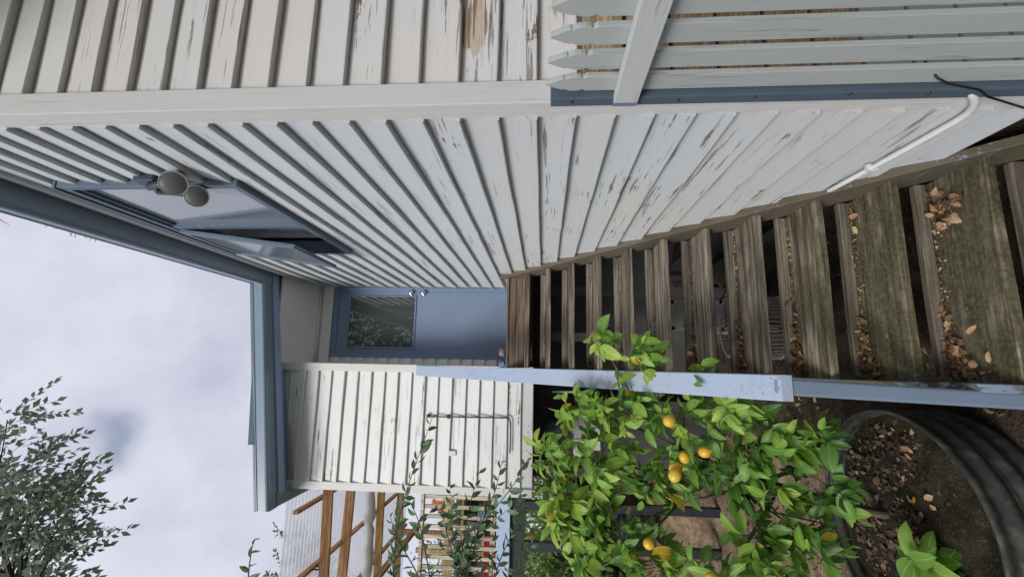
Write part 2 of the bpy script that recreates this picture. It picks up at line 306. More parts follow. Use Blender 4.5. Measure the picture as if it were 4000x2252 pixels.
# ---------------------------------------------------------------- mesh helpers
class MB:
    def __init__(s): s.v = []; s.f = []; s.mi = []; s.uv = []
    def add(s, vs, fs, mi=0, uvs=None):
        o = len(s.v); s.v += [tuple(p) for p in vs]
        for k, f in enumerate(fs):
            s.f.append(tuple(i + o for i in f)); s.mi.append(mi)
            s.uv.append([uvs[i] for i in f] if uvs else [(0, 0)] * len(f))
    def hexa(s, p, mi=0):   # p: 4 bottom, 4 top
        s.add(p, [(3, 2, 1, 0), (4, 5, 6, 7), (0, 1, 5, 4), (1, 2, 6, 5), (2, 3, 7, 6), (3, 0, 4, 7)], mi)
    def box(s, a, b, mi=0, bev=0.):
        x0, y0, z0 = [min(p, q) for p, q in zip(a, b)]; x1, y1, z1 = [max(p, q) for p, q in zip(a, b)]
        s.hexa([(x0, y0, z0), (x1, y0, z0), (x1, y1, z0), (x0, y1, z0), (x0, y0, z1), (x1, y0, z1), (x1, y1, z1), (x0, y1, z1)], mi)
    def prism(s, prof, f3, ts, mi=0):
        """prof: closed 2D outline; f3(p, q, t) -> point; sweeps over the list ts"""
        n = len(prof); vs = []
        for t in ts: vs += [f3(p[0], p[1], t) for p in prof]
        fs = []
        for k in range(len(ts) - 1):
            for i in range(n): fs.append((k * n + i, k * n + (i + 1) % n, (k + 1) * n + (i + 1) % n, (k + 1) * n + i))
        fs.append(tuple(range(n - 1, -1, -1))); fs.append(tuple((len(ts) - 1) * n + i for i in range(n)))
        s.add(vs, fs, mi)
    def tube(s, pts, rad, n=8, mi=0):
        P = [Vector(p) for p in pts]; rs = rad if isinstance(rad, (list, tuple)) else [rad] * len(P); vs = []
        up = None
        for k, p in enumerate(P):
            d = (P[min(k + 1, len(P) - 1)] - P[max(k - 1, 0)]).normalized()
            if up is None: up = d.orthogonal().normalized()
            up = (up - d * up.dot(d)).normalized(); w = d.cross(up)
            for i in range(n):
                a = 2 * math.pi * i / n; vs.append(p + (up * math.cos(a) + w * math.sin(a)) * rs[k])
        fs = [(k * n + i, k * n + (i + 1) % n, (k + 1) * n + (i + 1) % n, (k + 1) * n + i) for k in range(len(P) - 1) for i in range(n)]
        fs.append(tuple(range(n - 1, -1, -1))); fs.append(tuple((len(P) - 1) * n + i for i in range(n)))
        s.add(vs, fs, mi)
    def lathe(s, prof, mat4, n=24, mi=0):
        vs = [mat4 @ Vector((r * math.cos(2 * math.pi * i / n), r * math.sin(2 * math.pi * i / n), z)) for r, z in prof for i in range(n)]
        fs = [(k * n + i, k * n + (i + 1) % n, (k + 1) * n + (i + 1) % n, (k + 1) * n + i) for k in range(len(prof) - 1) for i in range(n)]
        s.add(vs, fs, mi)
    def mesh(s, name, mats, smooth=False):
        me = bpy.data.meshes.new(name); me.from_pydata([tuple(v) for v in s.v], [], s.f)
        for m_ in (mats if isinstance(mats, (list, tuple)) else [mats]): me.materials.append(m_)
        me.polygons.foreach_set('material_index', s.mi)
        uv = me.uv_layers.new(name='UVMap'); uv.data.foreach_set('uv', [c for f in s.uv for q in f for c in q])
        if smooth: me.polygons.foreach_set('use_smooth', [True] * len(me.polygons))
        me.update(); return me
def tag(o, label=None, cat=None, group=None, kind=None):
    for k, v in (('label', label), ('category', cat), ('group', group), ('kind', kind)):
        if v: o[k] = v
    return o
def put(name, me, parent=None, mw=None, kind=None):
    o = bpy.data.objects.new(name, me); COL.objects.link(o)
    if parent is not None:
        o.parent = parent; o.matrix_parent_inverse = parent['_inv'] if False else Matrix.Translation(-ORG[parent.name])
        ORG[o.name] = ORG[parent.name] * 0 if parent.type == 'MESH' else ORG[parent.name]
        if parent.type == 'MESH': o.matrix_parent_inverse = Matrix.Identity(4)
    if mw is not None: o.matrix_basis = mw
    if parent is None: ORG[o.name] = Vector((0, 0, 0))
    elif o.name not in ORG: ORG[o.name] = Vector((0, 0, 0))
    if kind: o['kind'] = kind
    return o
ORG = {}
def thing(name, loc, label, cat, group=None):
    o = bpy.data.objects.new(name, None); COL.objects.link(o); o.location = loc; o.empty_display_size = .1
    ORG[o.name] = Vector(loc); return tag(o, label, cat, group)
def part(name, mb, mats, parent, smooth=False, kind=None):
    return put(name, mb.mesh(name, mats, smooth), parent, kind=kind)
def solo(name, mb, mats, label, cat, group=None, smooth=False, kind=None):
    return tag(put(name, mb.mesh(name, mats, smooth)), label, cat, group, kind)
def bevel(o, w=.003, seg=2):
    b = o.modifiers.new('bevel', 'BEVEL'); b.width = w; b.segments = seg; b.limit_method = 'ANGLE'; b.angle_limit = R(40); return o

# ---------------------------------------------------------------- ground and terrain
def smooth(a, b, x): t = np.clip((x - a) / (b - a), 0, 1); return t * t * (3 - 2 * t)
def ground():
    g = np.concatenate([[-400, -150, -60, -30, -18], np.linspace(-12, -4, 17)[:-1], np.linspace(-4, 3, 71)[:-1], np.linspace(3, 12, 19), [18, 30, 60, 150, 400]])
    h = np.concatenate([[-400, -150, -60, -30, -18, -10], np.linspace(-5, 0, 11)[:-1], np.linspace(0, 7, 71)[:-1], np.linspace(7, 16, 19), [22, 40, 80, 200, 600]])
    X, Y = np.meshgrid(g, h); Z = np.full_like(X, -2.05)
    Z += .035 * np.sin(X * 3.1 + 1.3) * np.sin(Y * 2.7) + .02 * np.sin(X * 9.7 + Y * 5.1) + .012 * np.sin(Y * 17 - X * 13)
    Z += .24 * smooth(.93, 1.15, X) * smooth(1.1, 1.5, Y); bank = smooth(5.6, 8.2, Y) * smooth(-1.22, -1.6, X) * 1.55; Z += bank
    nx, ny = len(g), len(h)
    v = np.stack([X.ravel(), Y.ravel(), Z.ravel()], 1).tolist()
    f = [(j * nx + i, j * nx + i + 1, (j + 1) * nx + i + 1, (j + 1) * nx + i) for j in range(ny - 1) for i in range(nx - 1)]
    me = bpy.data.meshes.new('ground'); me.from_pydata(v, [], f); me.materials.append(M['ground'])
    me.polygons.foreach_set('use_smooth', [True] * len(f))
    tag(put('ground', me), kind='structure')
ground()

# ---------------------------------------------------------------- the house
house = thing('house', (0.95, 1.44, -2.05), 'white weatherboard house with slate blue gutters and door at the top of a timber stair', 'house')
P = .1454
def board_profile(lo, hi, thick=.032):
    return [(0, hi), (0, lo), (thick - .002, lo), (thick + .002, lo + .004), (thick + .002, lo + .009), (.005, hi)]
def board(parent, mat, z0, z1, t0, t1, f3, wob=.0016, clip=None):
    mb = MB(); n = max(2, int((t1 - t0) / .16)); ts = [t0 + (t1 - t0) * i / n for i in range(n + 1)]
    prof = board_profile(z0, z1); ph = rnd.uniform(0, 20); tilt = rnd.uniform(-.0025, .0025)
    def g(p, q, t):
        e = wob * (math.sin(t * 3.1 + ph) + .6 * math.sin(t * 9.3 + ph * 2)) if q < z1 - .02 else 0
        d = p + (wob * .9 * math.sin(t * 4.3 + ph * 3) + .001 * math.sin(ph * 7) if p > .002 else 0)
        return f3(d, q + e + tilt * (t - t0) / (t1 - t0), t)
    mb.prism(prof, g, ts); return part('weatherboard', mb, mat, parent)
WX = .947; YF = 1.463; YN = 1.537; YB = 5.20; YL = 4.706
# side wall along the stair: plane x = WX, faces -x
bk = MB()
for (y0, y1, z0, z1) in ((1.48, 2.11, .3, 3.0), (3.46, 5.20, .3, 3.0), (2.11, 3.46, .3, 1.63), (2.11, 3.46, 2.59, 3.0)): bk.box((WX + .002, y0, z0), (WX + .08, y1, z1))
bk.prism([(1.48, .299), (1.48, -1.70), (2.15, -1.70), (4.47, .299)], lambda p, q, t: (t, p, q), [WX + .002, WX + .06])
side = part('side_wall', bk, M['plaster'], house)
fR = lambda d, z, t: (WX - d, t, z)
for k in range(-5, 28):
    z0 = 2.211 - P * k; z1 = min(z0 + P + .012, 3.0); mt = M['board_ylow'] if k >= 13 else M['board_y']
    if z0 < 2.60 and z0 + P > 1.64:
        board(side, mt, z0, z1, YN - .004, 2.085, fR); board(side, mt, z0, z1, 3.485, YB - .002, fR)
    elif k >= 13:
        ye = min(YB, 4.47 - (.378 - z0) / .8326 + .22); j = {14: 2.35, 16: 2.9, 19: 2.1, 22: 2.3}.get(k)
        if j and j < ye - .1: board(side, mt, z0, z1, YN - .004, j, fR); board(side, mt, z0, z1, j + .002, ye, fR)
        else: board(side, mt, z0, z1, YN - .004, ye, fR)
    elif k in (9, 12):
        j = {9: 3.4, 12: 3.0}[k]; board(side, mt, z0, z1, YN - .004, j, fR); board(side, mt, z0, z1, j + .002, YB - .002, fR)
    else: board(side, mt, z0, z1, YN - .004, YB - .002, fR)
# front wall: plane y = YF+, faces -y
bk = MB(); bk.box((WX + .08, YF + .03, -.13), (3.6, YF + .11, 3.0)); front = part('front_wall', bk, M['plaster'], house)
fF = lambda d, z, t: (t, YF + .028 - d, z)
for k in range(-5, 17): board(front, M['board_x'], 2.211 - P * k, min(2.211 - P * k + P + .012, 3.0), 1.012, 3.6, fF, .002)
# base battens under the front wall
zt = -.135
for i in range(10):
    mb = MB(); hh = .148; mb.box((1.012, YF + .012, zt - hh), (3.6, YF + .034, zt)); part('base_batten', mb, M['tan_slat'] if i < 6 else M['picket_paint'], front); zt -= .165
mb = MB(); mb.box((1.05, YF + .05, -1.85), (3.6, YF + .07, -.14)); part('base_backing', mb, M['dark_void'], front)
# corner boards
mb = MB(); mb.box((WX - .022, YF - .022, -2.05), (1.014, YF + .03, 3.0)); bevel(part('corner_board', mb, M['trim_z'], house), .003)
mb = MB(); mb.box((WX - .0205, YF + .0305, -1.74), (WX + .001, YN, 3.0)); bevel(part('corner_board', mb, M['trim_z'], house), .002)
# end wall left of the door: plane y = YL, faces -y
bk = MB(); bk.box((-1.27, YL + .002, .1), (-.01, YL + .08, 2.62)); bk.box((-1.27, YL + .08, .1), (-1.19, 8.5, 2.62)); bk.hexa([(-1.27, YL + .002, 2.621), (-.01, YL + .002, 2.621), (-.01, YL + .08, 2.621), (-1.27, YL + .08, 2.621), (-1.27, YL + .002, 2.65), (-.01, YL + .002, 2.83), (-.01, YL + .08, 2.83), (-1.27, YL + .08, 2.65)]); end = part('end_wall', bk, M['plaster'], house)
rake = lambda x: .145 * (x - .8)
fL = lambda d, z, t: (t, YL - d, min(z, 2.885 + rake(t)))
for k in range(0, 18):
    z0 = 2.692 - P * k; board(end, M['board_xl'], z0, z0 + P + .012, -1.205, -.088, fL, .002)
mb = MB(); mb.box((-1.205, YL - .012, .105), (-.088, YL, .222)); part('base_board', mb, M['board_xl'], end)
mb = MB(); mb.box((-1.282, YL - .034, .104), (-1.204, YL + .03, 2.64)); bevel(part('corner_board', mb, M['trim_z'], end), .003)
mb = MB(); mb.box((-.089, YL - .036, .104), (-.008, YL + .03, 2.90)); bevel(part('corner_board', mb, M['trim_z'], end), .003)
mb = MB(); mb.box((-.91, YL - .036, .885), (-.862, YL - .026, .955)); part('cover_plate', mb, M['board_xl'], end)
for k in range(5):
    mb = MB(); mb.box((-.60 - .06 * k, YL - .0135, .135 + .004 * k), (-.594 - .06 * k, YL - .012, .15 + .004 * k)); part('nail_head', mb, M['rod_metal'], end)
# porch recess: return wall, door wall, lining
mb = MB(); mb.box((-.01, YL + .08, .35), (.0, YB + .02, 2.95)); ret = part('return_wall', mb, M['plaster'], house)
mb = MB()
mb.box((-.01, YB + .03, 2.575), (WX + .08, YB + .11, 2.95)); mb.box((-.01, YB + .03, .34), (.068, YB + .11, 2.575)); mb.box((.913, YB + .03, .34), (WX + .08, YB + .11, 2.575))
dw = part('door_wall', mb, M['plaster'], house)
fD = lambda d, z, t: (t, YB + .028 - d, z)
for k in range(0, 15): board(dw, M['board_xl'], .395 + P * k, .395 + P * k + P + .008, 0.002, .066, fD, .0008)
mb = MB(); mb.box((.0, YB + .012, 2.576), (.945, YB + .028, 2.70)); part('door_head_board', mb, M['plaster'], dw)
mb = MB(); mb.hexa([(-.02, 4.60, 2.862), (WX, 4.60, 2.862), (WX, YB + .03, 2.745), (-.02, YB + .03, 2.745), (-.02, 4.60, 2.882), (WX, 4.60, 2.882), (WX, YB + .03, 2.765), (-.02, YB + .03, 2.765)])
part('porch_ceiling', mb, M['plaster'], house)
mb = MB(); mb.tube([(0, YB + .006, 2.738), (WX, YB + .006, 2.738)], .014, 8); part('scotia', mb, M['plaster'], house, True)
# door
mb = MB(); mb.box((.115, YB + .022, .385), (.868, YB + .062, 2.50)); door = part('door', mb, M['door'], house)
fr = MB(); fr.box((.066, YB + .002, .383), (.1145, YB + .07, 2.565)); fr.box((.8685, YB + .002, .383), (.914, YB + .07, 2.565)); fr.box((.1147, YB + .003, 2.502), (.8683, YB + .07, 2.565))
bevel(part('door_frame', fr, M['door_frame'], door), .003)
g = MB(); g.box((.195, YB + .016, 1.555), (.800, YB + .0215, 2.355)); part('door_pane', g, M['door_glass'], door)
g = MB()
for a, b in (((.180, YB + .008, 1.54), (.195, YB + .0218, 2.37)), ((.800, YB + .008, 1.54), (.815, YB + .0218, 2.37)), ((.1952, YB + .009, 1.54), (.7998, YB + .0218, 1.555)), ((.1952, YB + .009, 2.355), (.7998, YB + .0218, 2.37))): g.box(a, b)
part('glazing_bead', g, M['door_frame'], door)
for z in (1.603, 1.452):
    k = MB(); mt = Matrix.Translation((.848, YB + .022, z)) @ Matrix.Rotation(R(90), 4, 'X')
    k.lathe([(0, .0), (.030, 0), (.031, .004), (.026, .008), (.011, .010), (.011, .026), (.022, .032), (.028, .042), (.026, .052), (.016, .058), (0, .060)], mt, 20); part('door_knob', k, M['chrome'], door, True)
mb = MB(); mb.box((.06, YB - .03, .382), (.916, YB + .07, .396)); part('door_sill', mb, M['cream'], door)
# window in the side wall
wn = MB(); wy0, wy1, wz0, wz1 = 2.07, 3.50, 1.60, 2.62
def ring(mb, y0, y1, z0, z1, w, x0, x1):
    mb.box((x0, y0, z0), (x1, y0 + w, z1)); mb.box((x0, y1 - w, z0), (x1, y1, z1))
    mb.box((x0 + .0008, y0 + w, z0), (x1, y1 - w, z0 + w)); mb.box((x0 + .0008, y0 + w, z1 - w), (x1, y1 - w, z1))
ring(wn, wy0, wy1, wz0, wz1, .042, WX - .052, WX + .05); win = bevel(part('window', wn, M['win_frame'], house), .003)
w2 = MB(); ring(w2, wy0 + .043, wy1 - .043, wz0 + .043, wz1 - .043, .022, WX - .036, WX + .045); part('inner_frame', w2, M['win_frame'], win)
w2 = MB(); w2.box((WX - .045, 2.775, wz0 + .044), (WX + .05, 2.825, wz1 - .044)); part('mullion', w2, M['win_frame'], win)
w2 = MB(); w2.box((WX - .018, 2.134, wz0 + .064), (WX - .012, 2.776, wz1 - .064)); part('pane', w2, M['win_glass'], win)
w2 = MB(); w2.box((WX - .062, wy0 - .006, wz1 + .0005), (WX - .0, wy1 + .006, wz1 + .016)); part('head_flashing', w2, M['win_frame'], win)
# awning sash, hinged along the top, pushed out at the bottom
sh = MB(); ring(sh, 2.832, 3.462, -.86, 0, .040, -.014, .014)
hinge = Matrix.Translation((WX - .055, 0, wz1 - .055)) @ Matrix.Rotation(R(7.5), 4, 'Y')
me = sh.mesh('sash', M['win_frame']); me.transform(hinge); sash = bevel(put('sash', me, win), .003)
sh = MB(); sh.box((-.006, 2.873, -.82), (.0, 3.421, -.04)); me = sh.mesh('sash_pane', M['sash_glass']); me.transform(hinge); put('sash_pane', me, win)
sh = MB(); sh.tube([(WX - .05, 3.15, 1.66), (WX - .13, 3.16, 1.74)], .006, 6); part('stay', sh, M['steel_black'], win)
rm = MB()
rm.box((1.03, 1.9, 1.2), (3.2, 1.95, 2.95)); rm.box((3.2, 1.9, 1.2), (3.25, 5.0, 2.95)); rm.box((1.03, 5.0, 1.2), (3.25, 5.05, 2.95)); rm.box((1.03, 1.95, 1.15), (3.2, 5.0, 1.2)); rm.box((1.03, 1.95, 2.95), (3.2, 5.0, 3.0))
part('room_lining', rm, M['interior'], house)
mb = MB(); ring(mb, wy0 + .02, wy1 - .02, wz0 + .02, wz1 - .02, .02, WX + .051, WX + .16); part('reveal', mb, M['pvc'], win)
for i in range(6):
    mb = MB(); mb.box((WX + .13, 2.86, 1.66 + .09 * i), (WX + .14, 3.44, 1.742 + .09 * i)); part('blind_slat', mb, M['pvc'], win)
# gutters, fascia, roof
GP = [(0, .008), (-.112, 0), (-.128, .003), (-.139, .011), (-.143, .024), (-.139, .034), (-.134, .038), (-.134, .112), (-.141, .116), (-.141, .124), (-.128, .125), (-.002, .125)]
mb = MB(); zg = 2.897
mb.prism([(WX - .022 + p[0] * 1.0, zg + p[1]) for p in GP], lambda p, q, t: (p, t, q), [.3, 1.4, 2.6, 3.6, 4.46]); gut = part('gutter', mb, M['gutter'], house)
mb = MB(); mb.prism([(4.462 + p[0] * 1.08, zg + p[1]) for p in GP], lambda p, q, t: (t, p, q + rake(t)), [.93, .3, -.5, -1.40]); part('gutter', mb, M['gutter'], house)
mb = MB(); mb.prism([(-1.262 + p[0], zg - .313 + p[1]) for p in GP], lambda p, q, t: (p, t, q), [4.45, 6, 8.6]); part('gutter', mb, M['gutter'], house)
mb = MB(); mb.box((WX - .021, .3, 2.90), (WX + .002, YL - .05, 3.03)); part('fascia', mb, M['gutter'], house)
mb = MB(); mb.prism([(4.466, 2.885), (4.57, 2.885), (4.57, 3.02), (4.466, 3.02)], lambda p, q, t: (t, p, q + rake(t)), [-1.28, WX - .024]); part('fascia', mb, M['gutter_pale'], house)
mb = MB(); mb.box((-1.26, 4.572, 2.57), (-1.245, 8.6, 2.71)); part('fascia', mb, M['gutter'], house)
mb = MB(); mb.prism([(4.571, 2.93), (4.705, 2.93), (4.705, 2.95), (4.571, 2.95)], lambda p, q, t: (t, p, q + rake(t)), [-1.244, -.02]); part('soffit_strip', mb, M['gutter_pale'], house)
mb = MB(); mb.hexa([(.80, .2, 3.035), (4.5, .2, 4.2), (4.5, 9, 4.2), (.80, 9, 3.035), (.80, .2, 3.055), (4.5, .2, 4.22), (4.5, 9, 4.22), (.80, 9, 3.055)])
mb.hexa([(-1.41, 4.325, 2.715), (.9, 4.325, 3.05), (.9, 9, 3.05), (-1.41, 9, 2.715), (-1.41, 4.325, 2.733), (.9, 4.325, 3.068), (.9, 9, 3.068), (-1.41, 9, 2.733)]); part('roof', mb, M['roof'], house)
mb = MB(); mb.hexa([(-.80, 4.31, 2.80), (.05, 4.33, 2.92), (.05, 4.40, 2.925), (-.80, 4.40, 2.81), (-.80, 4.29, 2.845), (.05, 4.33, 2.93), (.05, 4.40, 2.935), (-.80, 4.40, 2.85)]); part('roof_flashing', mb, M['gutter'], house)
# subfloor: dark walls behind the stair and under the end wall, floor slab edge
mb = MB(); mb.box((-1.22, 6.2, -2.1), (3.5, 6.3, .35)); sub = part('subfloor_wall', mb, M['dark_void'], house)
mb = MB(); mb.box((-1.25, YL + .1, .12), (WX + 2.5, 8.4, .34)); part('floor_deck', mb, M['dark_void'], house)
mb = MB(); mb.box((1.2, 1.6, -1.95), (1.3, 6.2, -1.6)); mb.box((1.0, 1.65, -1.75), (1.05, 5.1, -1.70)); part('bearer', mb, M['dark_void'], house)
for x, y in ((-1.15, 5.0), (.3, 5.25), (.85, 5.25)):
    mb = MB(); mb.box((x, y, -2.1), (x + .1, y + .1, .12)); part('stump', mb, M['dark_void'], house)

# ---------------------------------------------------------------- the stair
Y0, Z0, RISE, RUN = 4.47, .378, .199, .239
stair = thing('staircase', (.43, 1.7, -2.05), 'weathered open timber staircase with mossy lower treads climbing to the blue door', 'staircase')
mt = MB(); mt.box((-.015, 0, -.042), (.888, .205, 0)); tread_me = None
def rough_board(x0, x1, y0, y1, z0, z1, nx=10, amp=.002):
    mb = MB(); ph = rnd.uniform(0, 9); prof = [(y0 + .004, z0), (y1, z0), (y1, z1), (y0 + .005, z1), (y0, z1 - .006), (y0, z0 + .004)]
    mb.prism(prof, lambda p, q, t: (t, p + amp * math.sin(t * 7 + ph + q * 30), q + amp * .7 * math.sin(t * 5 + ph * 2 + p * 25)), [x0 + (x1 - x0) * i / nx for i in range(nx + 1)]); return mb
for k in range(1, 13):
    y, z = Y0 - RUN * k, Z0 - RISE * k; xe = -.016 if k < 9 else -.03
    part('tread', rough_board(xe + rnd.uniform(-.006, .004), .888, y, y + .30, z - .042, z), M['tread'], stair)
    part('tread_upstand', rough_board(-.012, .886, y + .282, y + .316, z + .001, z + .052, 8, .0014), M['kicker'], stair)
# landing: boards, fascia boards
for i in range(6):
    part('landing_board', rough_board(-.02, .94, Y0 + .123 * i, Y0 + .123 * i + .118, Z0 - .022, Z0, 6, .001), M['kicker'], stair)
part('landing_fascia', rough_board(-.018, .9, Y0 + .012, Y0 + .045, Z0 - .095, Z0 - .026, 8, .001), M['nosing_red'], stair)
part('landing_fascia', rough_board(-.016, .9, Y0 + .010, Y0 + .043, Z0 - .185, Z0 - .098, 8, .001), M['nosing_red'], stair)
sl = RISE / RUN
def stringer(x0, x1, up, dn, mats, y0=1.5, y1=4.50):
    mb = MB(); n = 14
    def g(p, q, t): return (p, t, Z0 - (Y0 - t) * sl + q + .004 * math.sin(t * 5.5 + p * 9))
    mb.prism([(x0, dn), (x1, dn), (x1, up - .005), (x1 - .004, up), (x0 + .004, up), (x0, up - .005)], g, [y0 + (y1 - y0) * i / n for i in range(n + 1)])
    return part('stringer', mb, mats, stair)
stringer(.889, .930, .055, -.19, M['stringer_side'], 1.62); stringer(-.066, -.0315, .045, -.20, M['stringer_paint'], 1.3, 4.47)
hr = MB(); ry = lambda t: -.945 + (t - 1.91) * .828
hr.prism([(-.118, -.042), (-.014, -.042), (-.014, -.003), (-.018, 0), (-.114, 0), (-.118, -.003)], lambda p, q, t: (p, t, ry(t) + q), [1.895 + (4.67 - 1.895) * i / 12 for i in range(13)])
part('handrail', hr, M['pale_blue'], stair)
mb = MB(); mb.hexa([(-.136, 1.905, -2.06), (-.072, 1.905, -2.06), (-.072, 1.972, -2.06), (-.136, 1.972, -2.06), (-.094, 1.905, -.94), (-.026, 1.905, -.94), (-.026, 1.972, -.94), (-.094, 1.972, -.94)]); bevel(part('handrail_post', mb, M['post_grey'], stair), .012, 3)
mb = MB(); mb.box((-.105, 3.45, -.75), (-.067, 3.51, .27)); part('handrail_post', mb, M['pale_blue'], stair)

# ---------------------------------------------------------------- picket fence
fence = thing('picket_fence', (.93, 1.42, -2.05), 'white picket fence with a slate blue end post beside the house corner', 'fence')
def picket_outline(w):
    h = w / 2; half = [(h, -2.0), (h, -.132), (h * .78, -.120), (h * .93, -.112), (h * .99, -.098), (h * .95, -.080), (h * .80, -.066), (h * .70, -.061), (h * .80, -.056), (h * .66, -.042), (h * .42, -.024), (h * .20, -.008), (h * .15, 0)]
    return half + [(-a, b) for a, b in reversed(half)]
pk = MB(); pk.prism(picket_outline(.0745), lambda p, q, t: (t, p, q), [-.009, .009]); pk_me = pk.mesh('picket', M['picket_paint'])
for i in range(7):
    y = 1.345 - .1085 * i
    o = put('picket', pk_me, fence, Matrix.Translation((.935 + .001 * rnd.uniform(-1, 1), y, -.008 + rnd.uniform(-.006, .006))) @ Matrix.Rotation(R(rnd.uniform(-.3, .3)), 4, 'X')); bevel(o, .0025)
mb = MB(); mb.box((.905, 1.392, -2.06), (.985, 1.4395, -.018)); bevel(part('end_post', mb, M['post_blue'], fence), .004)
mb = MB(); mb.box((.886, .2, -.312), (.922, 1.396, -.232)); bevel(part('top_rail', mb, M['rail_paint'], fence), .003)
mb = MB(); mb.box((.885, 1.3965, -.3125), (.9215, 1.412, -.2315)); part('rail_end', mb, M['post_grey'], fence)
mb = MB(); mb.box((.948, .2, -1.62), (.984, 1.3915, -1.53)); part('bottom_rail', mb, M['rail_paint'], fence)
for z in (-.09, -.27, -.45, -.70, -1.0, -1.25):
    k = MB(); k.lathe([(.007, 0), (.006, .004), (0, .005)], Matrix.Translation((.905, 1.405 + .008 * math.sin(z * 40), z)) @ Matrix.Rotation(R(-90), 4, 'Y'), 10); part('screw', k, M['rod_metal'], fence, True)
# conduit and cable
cd = thing('conduit_pipe', (.925, 1.45, -1.46), 'white plastic pipe bending round the corner board low on the side wall', 'pipe')
mb = MB(); mb.tube([(.955, 1.415, -1.30), (.915, 1.425, -1.395), (.908, 1.45, -1.43), (.906, 1.485, -1.46), (.906, 1.53, -1.482), (.906, 1.58, -1.487), (.906, 1.8, -1.475), (.906, 2.1, -1.45), (.906, 2.46, -1.42)], .0125, 12); part('pipe', mb, M['pvc'], cd, True)
mb = MB(); mb.box((.8915, 1.962, -1.485), (.922, 1.98, -1.44)); part('saddle_clip', mb, M['pvc'], cd)
mb = MB(); mb.tube([(.97, 1.335, -1.19), (.915, 1.342, -1.225), (.900, 1.35, -1.26), (.898, 1.385, -1.385), (.896, 1.42, -1.44), (.895, 1.49, -1.62), (.90, 1.55, -1.80), (.91, 1.6, -2.04)], .0035, 8)
solo('cable', mb, M['black_rubber'], 'thin black cable running slack across the foot of the blue fence post', 'cable', smooth=True)
mb = MB(); gp = Vector((.790, 2.10, 3.018)); mb.tube([gp + Vector((.03, -.02, 0)), gp + Vector((-.02, .02, .015)), gp + Vector((-.05, .05, -.01)), gp + Vector((-.075, .06, -.055))], [.003, .0025, .002, .001], 5); mb.tube([gp + Vector((-.03, .03, .008)), gp + Vector((-.045, .0, .03))], .0015, 4)
for i in range(14): q = gp + Vector((.005 + rnd.uniform(-.01, .02), .30 + .022 * i, .004)); mb.tube([q, q + Vector((-.02 + rnd.uniform(-.012, .012), rnd.uniform(-.03, .03), rnd.uniform(.0, .016)))], .0016, 4)
solo('gutter_twigs', mb, M['twig_dark'], 'a few dry twigs sticking over the lip of the long blue gutter', 'twigs')
# thin metal hook rod on the end wall
mb = MB(); mb.tube([(-.525, YL - .03, 1.19), (-.53, YL - .05, 1.165), (-.525, YL - .05, .9), (-.52, YL - .05, .37), (-.53, YL - .05, .34), (-.56, YL - .05, .328), (-.70, YL - .05, .326), (-.86, YL - .05, .33)], .0075, 8); mb.box((-.545, YL - .05, .96), (-.51, YL - .024, .985)); mb.box((-.54, YL - .05, 1.17), (-.51, YL - .024, 1.2))
solo('hook_rod', mb, M['rod_metal'], 'thin dark metal rod bent into an L on the white end wall', 'rod', smooth=True)

# ---------------------------------------------------------------- flood light
fl = thing('flood_light', (WX - .02, 2.05, 2.05), 'twin grey flood light on the weatherboards by the top of the blue window', 'lamp')
mb = MB(); mb.box((WX - .058, 1.985, 1.985), (WX - .02, 2.095, 2.10)); bevel(part('base', mb, M['lamp_body'], fl), .01, 3)
def aim(p, d): return Matrix.Translation(p) @ Vector(d).to_track_quat('Z', 'Y').to_matrix().to_4x4()
for p, d, r in (((.835, 1.90, 1.79), (-.50, -.74, -.60), .058), ((.838, 2.07, 1.81), (-.42, -.80, -.62), .055)):
    mt = aim(p, d)
    h = MB(); h.lathe([(r, -.004), (r * 1.02, -.03), (r * .95, -.05), (r * .72, -.085), (r * .52, -.11), (r * .48, -.14), (r * .30, -.152), (0, -.153)], mt, 32); hd = part('lamp_head', h, M['lamp_body'], fl, True)
    h = MB(); h.lathe([(r * .97, .0), (r * .98, .004), (r * 1.015, .004), (r * 1.03, -.003), (r * 1.02, -.012)], mt, 40); part('rim', h, M['lamp_rim'], hd, True)
    h = MB(); h.lathe([(r * .985, .001), (r * .7, .008), (r * .4, .0125), (.0001, .014)], mt, 40); part('lens', h, M['lamp_lens'], hd, True)
    back = mt @ Vector((0, 0, -.13)); a = MB(); a.tube([(WX - .055, 2.04, 2.04), (WX - .085, 2.03 + (p[1] - 1.98) * .3, 2.02), tuple(back)], [.016, .017, .02], 10); part('arm', a, M['lamp_body'], fl, True)

# ---------------------------------------------------------------- leaves
def leaf_mesh(name, L, Wd, mat, fold=.25, curl=.3, tip=1.0, wav=0., seg=6, twist=0.):
    mb = MB(); vs = []; uv = []
    for i in range(seg + 1):
        t = i / seg; w = Wd / 2 * (math.sin(math.pi * min(1, (t ** .85) * .98 + .01)) ** (.75 if tip < 1.2 else 1.0)) * (1 - .25 * (t > .75) * (t - .75) * 4 * (tip - .6))
        if i in (0, seg): w = .0004
        a = curl * t; y = L * (math.sin(a) / curl if abs(curl) > .01 else t) ; z = -L * ((1 - math.cos(a)) / curl if abs(curl) > .01 else 0)
        for sx in (-1, 0, 1):
            tw = twist * t; x0 = sx * w; z0 = abs(sx) * w * fold + (wav * L * math.sin(t * 13 + sx) if sx else 0)
            vs.append((x0 * math.cos(tw) - z0 * math.sin(tw), y, z + x0 * math.sin(tw) + z0 * math.cos(tw))); uv.append((.5 + sx * .5 * (w / (Wd / 2)), t))
    fs = []
    for i in range(seg):
        a = i * 3; fs += [(a, a + 1, a + 4, a + 3), (a + 1, a + 2, a + 5, a + 4)]
    mb.add(vs, fs, 0, uv); return mb, mb.mesh(name, mat, True)
